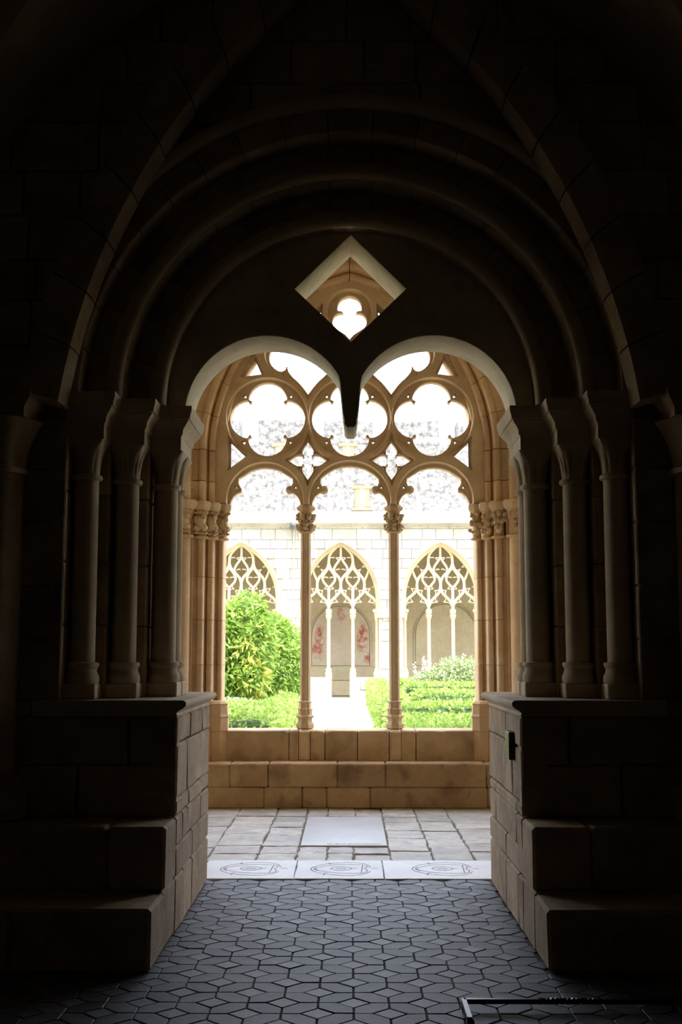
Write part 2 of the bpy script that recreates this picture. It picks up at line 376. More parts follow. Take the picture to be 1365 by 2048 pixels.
def painted_wall():
    """plaster niche with the remains of red wall painting left and right"""
    m = stone('painted_plaster', (0.40, 0.325, 0.225), (0.47, 0.39, 0.28), scale=1.2, bump=0.15, grain=10)
    t = m.node_tree; L = t.links.new; b = t.nodes['Principled BSDF']; src = b.inputs['Base Color'].links[0].from_socket
    tc = nd(t, 'ShaderNodeTexCoord'); sp = nd(t, 'ShaderNodeSeparateXYZ'); L(tc.outputs['Object'], sp.inputs[0])
    def spot(x, z, rx, rz):
        a = nd(t, 'ShaderNodeMath', operation='SUBTRACT'); a.inputs[1].default_value = x; L(sp.outputs['X'], a.inputs[0])
        a2 = nd(t, 'ShaderNodeMath', operation='DIVIDE'); a2.inputs[1].default_value = rx; L(a.outputs[0], a2.inputs[0])
        c = nd(t, 'ShaderNodeMath', operation='SUBTRACT'); c.inputs[1].default_value = z; L(sp.outputs['Z'], c.inputs[0])
        c2 = nd(t, 'ShaderNodeMath', operation='DIVIDE'); c2.inputs[1].default_value = rz; L(c.outputs[0], c2.inputs[0])
        p = nd(t, 'ShaderNodeMath', operation='POWER'); p.inputs[1].default_value = 2; L(a2.outputs[0], p.inputs[0])
        q = nd(t, 'ShaderNodeMath', operation='POWER'); q.inputs[1].default_value = 2; L(c2.outputs[0], q.inputs[0])
        s = nd(t, 'ShaderNodeMath', operation='ADD'); L(p.outputs[0], s.inputs[0]); L(q.outputs[0], s.inputs[1])
        e = nd(t, 'ShaderNodeMath', operation='SUBTRACT', use_clamp=True); e.inputs[0].default_value = 1; L(s.outputs[0], e.inputs[1]); return e.outputs[0]
    acc = None
    for sx in ((-0.80, 2.0, 0.26, 0.75), (0.78, 2.1, 0.26, 0.75), (0.0, 3.05, 0.2, 0.35), (1.0, 1.45, 0.28, 0.3), (-0.95, 1.7, 0.2, 0.4)):
        o = spot(*sx)
        if acc is None: acc = o
        else:
            k = nd(t, 'ShaderNodeMath', operation='MAXIMUM'); L(acc, k.inputs[0]); L(o, k.inputs[1]); acc = k.outputs[0]
    n = nd(t, 'ShaderNodeTexNoise'); n.inputs['Scale'].default_value = 3.5; n.inputs['Detail'].default_value = 9; n.inputs['Roughness'].default_value = 0.75; L(tc.outputs['Object'], n.inputs['Vector'])
    r = nd(t, 'ShaderNodeMapRange'); r.inputs[1].default_value = 0.42; r.inputs[2].default_value = 0.62; L(n.outputs['Fac'], r.inputs[0])
    mu = nd(t, 'ShaderNodeMath', operation='MULTIPLY', use_clamp=True); L(acc, mu.inputs[0]); L(r.outputs[0], mu.inputs[1])
    m2 = nd(t, 'ShaderNodeMath', operation='MULTIPLY', use_clamp=True); m2.inputs[1].default_value = 1.5; L(mu.outputs[0], m2.inputs[0])
    mx = nd(t, 'ShaderNodeMix', data_type='RGBA'); L(m2.outputs[0], mx.inputs[0]); L(src, mx.inputs[6]); mx.inputs[7].default_value = (0.30, 0.07, 0.045, 1)
    L(mx.outputs[2], b.inputs['Base Color']); return m
M['painted'] = painted_wall()

# ================================================================== CHAPTER HOUSE: room shell
CX = 0.012                                         # axis of the portal and window
XR = 5.25
wl = MB().box(-XR - 0.4, -XR, -4.3, 7.9, -0.2, 7.2).build('wall_left', M['vault']); tag(wl, 'stone side wall of the chapter house on the left', 'wall', kind='structure')
wr = MB().box(XR, XR + 0.4, -4.3, 7.9, -0.2, 7.2).build('wall_right', M['vault']); tag(wr, 'stone side wall of the chapter house on the right', 'wall', kind='structure')
wb = MB().box(-XR - 0.4, XR + 0.4, -4.7, -4.3, -0.2, 7.2).build('wall_back', M['vault']); tag(wb, 'stone wall at the back of the chapter house', 'wall', kind='structure')

# vault: groin vault of 3.5 m bays
RIB = Arch(1.63, 2.3, 2.4)
def hprof(u):                                      # height of the pointed web over a bay, u = distance from the bay axis
    u = abs(u); h, c, zs = 1.78, 2.4, 2.3; R = h + c
    v = R * R - (u + c) ** 2
    return zs + math.sqrt(max(v, 0.0))
V = []; F = []; BW = 2.62 / 1.75                     # bays are wider than deep
def cell(cx, cy_, ax):                              # one smooth web of a groin bay; ax 0: barrel runs along Y, 1: along X
    for s_ in (-1, 1):
        n0 = len(V); nv, nu = 10, 24
        for j in range(nv + 1):
            d = 1.75 * j / nv
            for i in range(nu + 1):
                u = (2 * i / nu - 1) * d
                V.append((cx + u * BW, cy_ + s_ * d, hprof(u) + 0.35) if ax == 0 else (cx + s_ * d * BW, cy_ + u, hprof(u) + 0.35))
        for j in range(nv):
            for i in range(nu):
                q_ = (n0 + j * (nu + 1) + i, n0 + j * (nu + 1) + i + 1, n0 + (j + 1) * (nu + 1) + i + 1, n0 + (j + 1) * (nu + 1) + i); F.append(q_)
for bx_ in (-5.24, 0, 5.24):
    for by_ in (4.5, 1.0, -2.5): cell(bx_, by_, 0); cell(bx_, by_, 1)
    n0 = len(V)                                     # short strip of web up to the wall
    for i in range(25): u = (2 * i / 24 - 1) * 1.75; V += [(bx_ + u * BW, 6.25, hprof(u) + 0.35), (bx_ + u * BW, 6.5, hprof(u) + 0.35)]
    F += [(n0 + 2 * i, n0 + 2 * i + 1, n0 + 2 * i + 3, n0 + 2 * i + 2) for i in range(24)]
m = MB(); m.add(V, F); m.box(-XR - 0.4, XR + 0.4, -4.7, 7.9, 6.9, 7.2)
ceil = m.build('ceiling', M['vault'], smooth=35); tag(ceil, 'dark ribbed stone vault over the chapter house', 'ceiling', kind='structure')
def rib_prof(o0, y0, y1, d=0.10):                  # closed moulding (offset, y)
    ym = (y0 + y1) / 2
    return [(o0 + 0.05, y1), (o0 + d + 0.12, y1), (o0 + d + 0.12, y0), (o0 + 0.05, y0), (o0 + 0.012, y0 + 0.03), (o0, ym), (o0 + 0.012, y1 - 0.03)][::-1]
for side in (-1, 1):                               # wall rib in voussoirs
    for k in range(10):
        t0 = 0.4 + 0.6 * (0.155 + 0.845 * k / 10); t1 = 0.4 + 0.6 * (0.155 + 0.845 * (k + 1) / 10) - 0.0015
        sweep_arch(RIB, rib_prof(0.0, 6.16, 6.43), t0, t1, 2.3, 3, side).build('rib_stone', M['chapter'], ceil, smooth=40)
def rib_path(p0, p1, apex, n=14):
    P = []
    for i in range(n + 1):
        t = i / n; u = 2 * t - 1
        z = 2.95 + (apex - 2.95) * math.sqrt(max(0.0, (1 - abs(u)) * (2 - (1 - abs(u))) ** 1.0))
        P.append((p0[0] + (p1[0] - p0[0]) * t, p0[1] + (p1[1] - p0[1]) * t, z))
    return P
for p0, p1, ap in (((-2.62, 6.25), (2.62, 2.75), 5.95), ((2.62, 6.25), (-2.62, 2.75), 5.95), ((-2.62, 6.25), (-2.62, 2.75), 5.85), ((2.62, 6.25), (2.62, 2.75), 5.85), ((-2.62, 2.75), (2.62, 2.75), 5.85)):
    MB().tube(rib_path(p0, p1, ap), 0.12, 8).build('vault_rib', M['chapter'], ceil, smooth=True)

# ------------------------------------------------------------------ floor of hexagon and rhombus tiles
fl = MB().box(-XR, XR, -4.3, 7.99, -0.25, -0.006).build('floor', M['grout'])
tag(fl, 'grey tile floor of hexagons and rhombs inside the doorway', 'floor', kind='structure')
TP = 0.0730; TS = 0.0805; TA = TP + TS; G = 0.0034
def shrink(P, g=G): return inset_loop(P, g)
RHOMB = shrink([(TP, 0), (0, TP), (-TP, 0), (0, -TP)])
HEXA = [(TP, 0), (TA, 0), (TA, TA - TP), (TA - TP, TA), (0, TA), (0, TP)]      # from rhomb Z (0,0) to rhomb A (TA,TA)
hc = (sum(p[0] for p in HEXA) / 6, sum(p[1] for p in HEXA) / 6)
HEX_R = shrink([(p[0] - hc[0], p[1] - hc[1]) for p in HEXA]); HEX_L = [(-p[0], p[1]) for p in HEX_R[::-1]]
def in_view(x, y): return -0.93 <= x <= 0.93 and 4.9 < y < 7.97 or (4.88 < y < 5.66 and abs(x) < 0.27 * y + 0.12)
tiles = []
OX, OY = 0.02, 7.99
for i in range(-36, 37):
    for j in range(-80, 3):
        x = OX + i * TA; y = OY + j * 2 * TA + (TA if i % 2 else 0)
        for kind, P, c in (('rhombus_tile', RHOMB, (x, y)), ('hexagon_tile', HEX_R, (x + hc[0], y + hc[1])), ('hexagon_tile', HEX_L, (x - hc[0], y + hc[1]))):
            if c[1] > 7.975 or c[1] < -4.2 or abs(c[0]) > XR - 0.1: continue
            if c[1] > 5.70 and abs(c[0]) > 0.99: continue
            tiles.append((kind, P, c))
protos = {}
vis = [t for t in tiles if in_view(*t[2])]; rest = [t for t in tiles if not in_view(*t[2])]
cnt = {}
vis.sort(key=lambda t: t[2][1])
mr_ = MB()
for kind, P, c in vis:
    cnt[kind] = cnt.get(kind, 0) + 1
    if cnt[kind] > 300: rest.append((kind, P, c)); continue
    key = id(P)
    if key not in protos: protos[key] = slab_xy(P, -0.03, 0.0, 0.003).mesh(kind)
    o = link(kind, protos[key], M['tile_pale' if kind == 'rhombus_tile' else 'tile'], fl, loc=(c[0], c[1], random.uniform(-0.002, 0.001)))
    o.rotation_euler = (random.gauss(0, 0.006), random.gauss(0, 0.006), random.gauss(0, 0.008))
for kind, P, c in rest:
    if c[1] < 1.5: continue
    d = slab_xy([(p[0] + c[0], p[1] + c[1]) for p in P], -0.03, random.uniform(-0.003, 0.0015), 0.003); mr_.add(d.v, d.f)
tf = mr_.build('tile_field', M['tile'], fl); tf['kind'] = 'stuff'
# worn tiles in the deep shade behind the camera: plain slab under the same finish
MB().box(-XR, XR, -4.3, 1.5, -0.03, -0.001).build('floor_bed', M['tile'], fl)

# ------------------------------------------------------------------ wall_front: portal wall with stepped bench, plinth, orders
wf = empty('wall_front', (0, 6.44, 0)); wf.location = (0, 0, 0)
tag(wf, 'dark chapter house wall with round stepped portal, plinth and stone benches', 'wall', kind='structure')
PW = 0.945                                          # half width of the passage
core = MB()
for s in (-1, 1):
    def bx(x0, x1, *r):
        x0, x1 = sorted((s * x0, s * x1)); core.box(x0, x1, *r)
    bx(1.68, XR, 6.48, 7.9, 0, 3.03)
    bx(PW + 0.07, 1.70, 6.50, 7.9, 0, 1.16)
    bx(PW + 0.07, XR, 6.12, 6.5, 0, 0.57); bx(PW + 0.07, XR, 5.72, 6.2, 0, 0.25)
    bx(1.45, 1.70, 6.70, 7.9, 1.16, 3.03); bx(1.25, 1.47, 6.90, 7.9, 1.16, 3.03); bx(1.185, 1.27, 7.07, 7.9, 1.16, 3.03)
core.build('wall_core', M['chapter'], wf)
# stepped jamb arrises between the columns (thin upright stones)
for s in (-1, 1):
    for x0, x1, y0, y1 in ((1.615, 1.70, 6.44, 6.72), (1.42, 1.50, 6.68, 6.92), (1.222, 1.30, 6.87, 7.10), (1.165, 1.24, 7.34, 7.62)):
        z = 1.25
        for h in (0.42, 0.36, 0.40, 0.32):
            a, b = sorted((CX + s * x0, CX + s * x1)); MB().cbox(a, b, y0, y1, z, min(z + h, 2.76) - 0.003, 0.008).build('jamb_stone', M['chapter'], wf); z += h
            if z >= 2.76: break
# passage side: courses of blocks (inner face at x = +-PW)
def jamb_blocks(s, courses):
    for z0, z1, ys in courses:
        for y0, y1 in zip(ys[:-1], ys[1:]):
            pr = random.uniform(-0.003, 0.004)
            a, b = sorted((s * (PW + pr), s * (PW + 0.16)))
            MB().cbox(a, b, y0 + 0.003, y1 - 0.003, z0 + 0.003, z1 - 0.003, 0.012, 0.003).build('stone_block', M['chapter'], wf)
jamb_blocks(-1, [(1.012, 1.165, (6.44, 6.98, 7.50, 7.90)), (0.715, 1.012, (6.44, 6.84, 7.26, 7.90)), (0.62, 0.715, (6.44, 6.70, 6.94, 7.50, 7.90)),
                 (0.46, 0.62, (6.44, 6.70, 6.94, 7.50, 7.90)), (0.295, 0.46, (6.44, 7.12, 7.90)), (0.0, 0.295, (6.44, 6.78, 7.12, 7.90))])
jamb_blocks(1, [(0.99, 1.165, (6.44, 7.04, 7.45, 7.90)), (0.69, 0.99, (6.44, 6.80, 7.20, 7.90)), (0.62, 0.69, (6.44, 6.66, 7.58, 7.90)),
                (0.44, 0.62, (6.44, 6.66, 7.58, 7.90)), (0.295, 0.44, (6.44, 7.12, 7.90)), (0.0, 0.295, (6.44, 6.62, 7.12, 7.90))])
# bench steps and plinth front, in long stones
for s in (-1, 1):
    for y0, y1, z0, z1, xs in ((5.68, 6.10, 0.0, 0.295, (PW, 1.62, 2.4, 3.3, 4.2, XR)), (6.08, 6.46, 0.295, 0.62, (PW, 1.25, 2.1, 3.0, 4.1, XR)), (6.06, 6.46, 0.0, 0.30, (PW, 1.4, XR))):
        for xa, xb in zip(xs[:-1], xs[1:]):
            a, b = sorted((s * xa, s * xb)); MB().cbox(a + 0.002, b - 0.002, y0, y1, z0, z1 - 0.002, 0.016, 0.003).build('bench_stone', M['chapter'], wf)
    for z0, z1, xs in ((0.62, 0.90, (PW, 1.5, 2.4, XR)), (0.90, 1.165, (PW, 1.22, 1.9, 2.9, XR))):
        for xa, xb in zip(xs[:-1], xs[1:]):
            a, b = sorted((s * xa, s * xb)); MB().cbox(a + 0.003 + (0.01 if s < 0 else 0), b - 0.003 - (0.01 if s > 0 else 0), 6.44, 6.54, z0 + 0.002, z1 - 0.002, 0.008, 0.002).build('stone_block', M['chapter'], wf)
    # moulded cap of the plinth, running along the passage
    pc = [(0.80, 1.165), (0.0, 1.165), (-0.002, 1.170), (0.004, 1.182), (-0.010, 1.196), (-0.030, 1.206), (-0.046, 1.220), (-0.050, 1.235), (-0.044, 1.246), (-0.030, 1.252), (0.80, 1.252)]
    for y0, y1 in ((6.40, 6.985), (6.99, 7.47), (7.475, 7.88)):
        P = [(s * (PW + o), z) for o, z in pc]
        R = [[(x, y, z) for x, z in P] for y in (y0, y1)]
        if s > 0: R = R[::-1]
        MB().loft(R).build('plinth_cap', M['portal'], wf, smooth=50)
    # front stone of the ledge beyond the passage
    for xa, xb in ((1.745, 2.6), (2.605, 3.6), (3.605, XR)):
        a, b = sorted((s * xa, s * xb)); MB().cbox(a, b, 6.40, 6.55, 1.165, 1.25, 0.012).build('ledge_stone', M['chapter'], wf)
    # wall face beyond the orders, up to the springing
    z = 1.25
    for k, h in enumerate((0.34, 0.30, 0.36, 0.30, 0.30, 0.30)):
        z1 = min(z + h, 3.03); xs = (1.615, 2.3, 3.2, 4.2, XR) if k % 2 else (1.615, 1.95, 2.8, 3.7, 4.6, XR)
        for xa, xb in zip(xs[:-1], xs[1:]):
            a, b = sorted((s * xa, s * xb)); MB().cbox(a + 0.002, b - 0.002, 6.44, 6.56, z, z1 - 0.004, 0.008, 0.001).build('stone_block', M['chapter'], wf)
        z = z1
# imposts: moulded slabs over the columns
imp = [(2.735, 0.0), (2.82, 0.0), (2.835, 0.012), (2.862, 0.014), (2.885, 0.030), (2.91, 0.050), (2.918, 0.050), (2.922, 0.060), (2.945, 0.064), (2.97, 0.072), (2.998, 0.072)]
for s in (-1, 1):
    for hx, cx, y0, y1 in ((0.100, 1.135, 6.90, 7.36), (0.115, 1.335, 6.69, 7.0), (0.115, 1.535, 6.50, 6.8)):
        MB().rects(CX + s * cx, (y0 + y1) / 2, hx, (y1 - y0) / 2, imp).build('impost', M['portal'], wf, smooth=35)
    MB().rects(s * 2.6, 6.7, 0.95, 0.25, [(2.86, 0), (2.9, 0.0), (2.94, 0.03), (2.97, 0.05), (2.998, 0.05)]).build('impost', M['chapter'], wf, smooth=35)
# round orders above, in voussoirs, with rolls and a hood
ZC = 3.0
def ring_stone(r0, r1, y0, y1, a0, a1, n=3, b=0.008):
    R = []
    for i in range(n + 1):
        a = math.radians(a0 + (a1 - a0) * i / n); c, sn = math.cos(a), math.sin(a)
        R.append([(CX + r * c, y, ZC + r * sn) for r, y in ((r0 + b, y0), (r1, y0), (r1, y1), (r0, y1), (r0, y0 + b))])
    return MB().loft(R[::-1])
for r0, r1, y0, y1, nst in ((1.125, 1.36, 6.82, 7.36, 15), (1.345, 1.58, 6.64, 7.9, 17), (1.56, 1.80, 6.455, 7.9, 19)):
    for k in range(nst):
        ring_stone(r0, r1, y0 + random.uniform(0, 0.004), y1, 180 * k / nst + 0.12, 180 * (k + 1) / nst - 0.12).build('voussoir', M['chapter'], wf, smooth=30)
for r, y, rad in ((1.17, 6.825, 0.052), (1.40, 6.645, 0.052), (1.745, 6.44, 0.045)):
    MB().tube([(CX + r * math.cos(math.radians(a)), y, ZC + r * math.sin(math.radians(a))) for a in np.linspace(0, 180, 49)], rad, 10).build('roll_moulding', M['portal'], wf, smooth=60)
# wall over the arch: core plate and coursed face stones
me = plate_mesh('wall_core', [(-XR, 3.0), (-1.70 + CX, 3.0)] + [(CX + 1.70 * math.cos(math.radians(a)), ZC + 1.70 * math.sin(math.radians(a))) for a in range(176, 3, -4)] + [(1.70 + CX, 3.0), (XR, 3.0), (XR, 7.0), (-XR, 7.0)], [], 6.49, 7.9)
link('wall_core', me, M['chapter'], wf)
z = 3.0; k = 0
while z < 5.75:
    h = random.choice((0.24, 0.27, 0.30)); x = -2.15 + random.uniform(-0.2, 0.1)
    while x < 2.15:
        wd = random.uniform(0.3, 0.55); P = edge_loop(x + 0.002, x + wd - 0.003, z + 0.002, z + h - 0.003)
        def inside(p): return math.hypot(p[0] - CX, p[1] - ZC) < 1.76
        def push(p):
            d = math.hypot(p[0] - CX, p[1] - ZC) + 1e-6; return (CX + (p[0] - CX) * 1.76 / d, ZC + (p[1] - ZC) * 1.76 / d)
        ni = sum(inside(p) for p in P)
        if ni < len(P) * 0.7: slab_xz(clip_out(P, inside, push) if ni else P, 6.44 + random.uniform(0, 0.006), 6.52).build('stone_block', M['chapter'], wf)
        x += wd
    z += h
# tympanum with the twin arches, the pendant that lost its column, and the diamond opening
AC = 0.512; AR = 0.506
OUT = [(-1.15, 2.99)] + [(1.15 * math.cos(math.radians(a)), ZC + 1.15 * math.sin(math.radians(a))) for a in range(176, 3, -4)] + [(1.15, 2.99)]
def half_arch(s):
    P = []
    for a in np.linspace(0, 180, 37):
        x = AC + AR * math.cos(math.radians(a)); z = 2.955 + AR * math.sin(math.radians(a)) 
        if z < 2.955 + 0.005 and a > 90: continue
        x = max(x, 0.043 + 0.09 * max(0.0, z - 2.93))
        P.append((x, z))
    return [(s * x, z) for x, z in P]
ra = half_arch(1); la = half_arch(-1)[::-1]
tym = OUT + [(AC + AR, 2.99)] + [p for p in ra if p[1] > 2.992] + [(0.038, 2.93), (0.038, 2.905), (0.022, 2.885), (-0.022, 2.885), (-0.038, 2.905), (-0.038, 2.93)] + [p for p in la if p[1] > 2.992] + [(-AC - AR, 2.99)]
tym = [(x + CX, z) for x, z in tym][::-1]
rh = [(CX + 0.002, 4.107), (CX - 0.345, 3.760), (CX + 0.002, 3.424), (CX + 0.345, 3.760)]
link('tympanum', plate_mesh('tympanum', tym, [rh], 6.93, 7.32, 0.006), M['tympanum'], wf, smooth=30)

go = [(-XR, 0), (-1.19, 0), (-1.19, ZC)] + [(1.36 * math.cos(math.radians(a)), ZC + 1.36 * math.sin(math.radians(a))) for a in range(180, -1, -5)] + [(1.19, ZC), (1.19, 0), (XR, 0), (XR, 6.6), (-XR, 6.6)]
link('gallery_facing', plate_mesh('gallery_facing', go, [], 7.89, 7.95), M['gallery'], wf)  # unseen layer added, pale to bounce light onto the arcade wall
# responds that carry the vault ribs, either side of the portal
for s, side in ((-1, 'left'), (1, 'right')):
    t = empty('wall_respond', (s * 1.99, 6.38, 0)); t.parent = wf
    MB().lathe(0, 0, [(0.63, 0.24), (0.75, 0.24), (0.80, 0.20), (0.83, 0.22), (0.86, 0.17)], 20).build('base', M['chapter'], t, smooth=35)
    MB().lathe(0, 0, [(0.86, 0.16), (2.50, 0.16)], 24).build('shaft', M['chapter'], t, smooth=35)
    MB().lathe(0, 0, [(2.50, 0.19), (2.53, 0.19), (2.54, 0.165), (2.66, 0.18), (2.78, 0.235), (2.80, 0.25)], 24, flute=lambda a, z, r: r * (1 + 0.06 * math.cos(6 * a) * (z > 2.55))).build('capital', M['chapter'], t, smooth=45)
    MB().rects(0, 0, 0.21, 0.21, [(2.80, 0), (2.85, 0.0), (2.90, 0.04), (2.95, 0.05)]).build('abacus', M['chapter'], t)
# ------------------------------------------------------------------ portal columns
def lerp(a, b, t): return a + (b - a) * t
def make_portal_column(leaf):
    t = empty('portal_column')
    MB().cbox(-0.098, 0.098, -0.098, 0.098, 1.252, 1.338, 0.006).build('plinth_block', M['portal'], t)
    MB().lathe(0, 0, [(1.338, 0.094), (1.350, 0.0985), (1.368, 0.0985), (1.384, 0.096), (1.390, 0.092), (1.398, 0.088), (1.415, 0.083), (1.430, 0.088), (1.436, 0.094), (1.446, 0.096), (1.456, 0.092), (1.460, 0.078)], 28).build('base', M['portal'], t, smooth=50)
    MB().lathe(0, 0, [(1.460, 0.072), (1.9, 0.071), (2.505, 0.069)], 28).build('shaft', M['portal'], t, smooth=40)
    MB().lathe(0, 0, [(2.505, 0.074), (2.510, 0.086), (2.522, 0.090), (2.534, 0.086), (2.540, 0.074)], 28).build('astragal', M['portal'], t, smooth=60)
    R = []                                            # capital: round below, square above, cut into leaves
    for k in range(11):
        f = k / 10; z = 2.538 + 0.20 * f; ring = []
        for i in range(48):
            a = 2 * PI * i / 48; q = 1 / max(abs(math.cos(a)), abs(math.sin(a)))
            rc = 0.071 + 0.012 * f + 0.045 * f ** 2.6; rr = lerp(rc, (0.074 + 0.036 * f ** 2) * lerp(1, q, f ** 1.2), f)
            g = abs(math.sin(leaf * a / 2 + PI / 4 * 0)); rr *= 1 - 0.13 * (1 - g) ** 2 * math.sin(PI * min(1, f * 1.15)) ** 0.7
            ring.append((rr * math.cos(a), rr * math.sin(a), z))
        R.append(ring)
    MB().loft(R).build('capital', M['portal'], t, smooth=60)
    return t
pc_l = make_portal_column(8); pc_m = make_portal_column(16)
used = set()
for s, side, nb in ((-1, 'left', 'left'), (1, 'right', 'right')):
    for x, y, pr, what in ((1.135, 7.015, pc_l, 'rim-lit front column of the innermost pair on the %s of the portal' % side),
                           (1.135, 7.245, pc_l, 'slim column behind the innermost front column on the %s of the portal' % side),
                           (1.335, 6.80, pc_m, 'dark middle column in the portal nook on the %s' % side),
                           (1.535, 6.61, pc_l, 'dark outermost column in the portal nook on the %s' % side)):
        o = pr if id(pr) not in used else copy_tree(pr)
        used.add(id(pr)); o.location = (CX + s * x, y, 0); tag(o, what, 'column', 'columns of the portal', 'thing')

# ------------------------------------------------------------------ small sign on the right jamb
sg = empty('information_sign', (PW, 6.76, 0.985))
MB().cbox(-0.030, 0.004, -0.085, 0.085, -0.078, 0.078, 0.003).build('board', M['wood'], sg)
fc = MB().cbox(-0.0325, -0.0298, -0.082, 0.082, -0.075, 0.075, 0.001).build('face', M['sign'], sg); fc['label'] = 'olive green printed face'
g = MB()
for y0, y1, z0, z1 in ((0.018, 0.030, 0.012, 0.056), (-0.010, 0.010, 0.044, 0.052), (-0.010, -0.002, 0.028, 0.05), (-0.010, 0.010, 0.026, 0.033), (0.002, 0.010, 0.012, 0.03), (-0.012, 0.010, 0.010, 0.017)):
    g.box(-0.0335, -0.0324, y0, y1, z0, z1)
g.build('numeral', M['letter'], sg)['kind'] = 'stuff'
MB().box(-0.0335, -0.0324, -0.03, 0.02, -0.03, -0.026).build('caption', M['letter'], sg)
tag(sg, 'small olive and black numbered sign fixed to the right side of the passage', 'sign')

# ------------------------------------------------------------------ wrought iron frame on the floor, lower right
ir = empty('iron_frame', (1.0, 4.85, 0))
FX0, FX1, FY0, FY1, FZ = 0.490, 1.385, 4.40, 5.13, 0.035
def iron_bar(p0, p1, parent, name='bar'):
    P = []; T = []; n = 90
    for i in range(n + 1):
        f = i / n; P.append(tuple(lerp(a, b, f) for a, b in zip(p0, p1)))
        k = min(max((f - 0.36) / 0.30, 0), 1); T.append(k * 6 * PI)
    m = MB().tube(P, 0.0142, 4, twist=T, square=True); return m.build(name, M['iron'], parent, smooth=False)
L0 = (1.0, 4.85, 0)
def q(x, y, z=FZ): return (x - L0[0], y - L0[1], z)
for a, b in ((q(FX0, FY1), q(FX1, FY1)), (q(FX0, FY1 + 0.01), q(FX0, FY0)), (q(FX1, FY1 + 0.01), q(FX1, FY0)), (q(FX0, FY0), q(FX1, FY0))): iron_bar(a, b, ir)
for x in (FX0, FX1):
    for y in (FY0, FY1): MB().cbox(x - L0[0] - 0.01, x - L0[0] + 0.01, y - L0[1] - 0.01, y - L0[1] + 0.01, -0.002, FZ, 0.002).build('foot', M['iron'], ir)
tag(ir, 'low black wrought iron frame with twisted bars on the tile floor', 'iron frame')

# ================================================================== CLOISTER GALLERY (between portal and traceried window)
gf = MB().box(-9, 9, 7.97, 12.4, -0.25, -0.008).build('gallery_floor', M['joint'])
tag(gf, 'worn stone paving of the cloister gallery beyond the portal', 'floor', kind='structure')
xc = [-2.9, -2.45, -2.0, -1.50, -1.06, -0.69, -0.395, 0.315, 0.63, 0.935, 1.42, 1.9, 2.4, 2.9]
def wob(a): return random.uniform(-a, a)
def pave(x0, x1, y0, y1, up=0.0, mat='paving', name='paving_stone'):
    P = []
    for a, b in (((x0, y0), (x1, y0)), ((x1, y0), (x1, y1)), ((x1, y1), (x0, y1)), ((x0, y1), (x0, y0))):
        for i in range(4):
            f = i / 4; P.append((lerp(a[0], b[0], f) + wob(0.009), lerp(a[1], b[1], f) + wob(0.014)))
    P = [(p[0] + (0.005 if p[0] < (x0 + x1) / 2 else -0.005), p[1] + (0.004 if p[1] < (y0 + y1) / 2 else -0.004)) for p in P]
    return slab_xy(P, -0.05, up, 0.008, (wob(0.004), wob(0.01), wob(0.012))).build(name, M[mat], gf, smooth=False)
for xa, xb in zip(xc[:-1], xc[1:]):
    if xa == -0.395: continue
    y = 8.70 + 0.0
    while y < 11.55:
        h = random.uniform(0.26, 0.62)
        if y + h > 11.4: h = 11.60 - y
        pave(xa, xb, y, y + h); y += h
for xa, xb in ((-0.395, -0.165), (-0.165, 0.035), (0.035, 0.315)): 
    ym = 9.30 + wob(0.03)
    if xa > -0.2: pave(xa, xb, 8.70, 8.98 + wob(0.06), name='paving_stone'); pave(xa, xb, 9.02 + wob(0.02), ym)
    else: pave(xa, xb, 8.70, 9.10); pave(xa, xb, 9.10, ym)
for xa, xb in ((-0.395, -0.2), (-0.2, 0.06), (0.06, 0.315)): pave(xa, xb, 11.0, 11.6)
for x0, x1 in ((-9, -2.92), (2.92, 9)):
    pass
cs = MB().cbox(-0.385, 0.305, 9.36, 10.98, -0.05, 0.004, 0.004).build('floor_slab', M['slate']); tag(cs, 'large smooth blue-grey slab in the middle of the gallery paving', 'floor slab')
m = MB()
for k in range(26):
    x = -0.17 + k * 0.0165 + wob(0.003); m.box(x, x + 0.008, 9.41 + wob(0.004), 9.45 + wob(0.004), 0.0035, 0.0046)
m.build('inscription', M['carve'], cs)
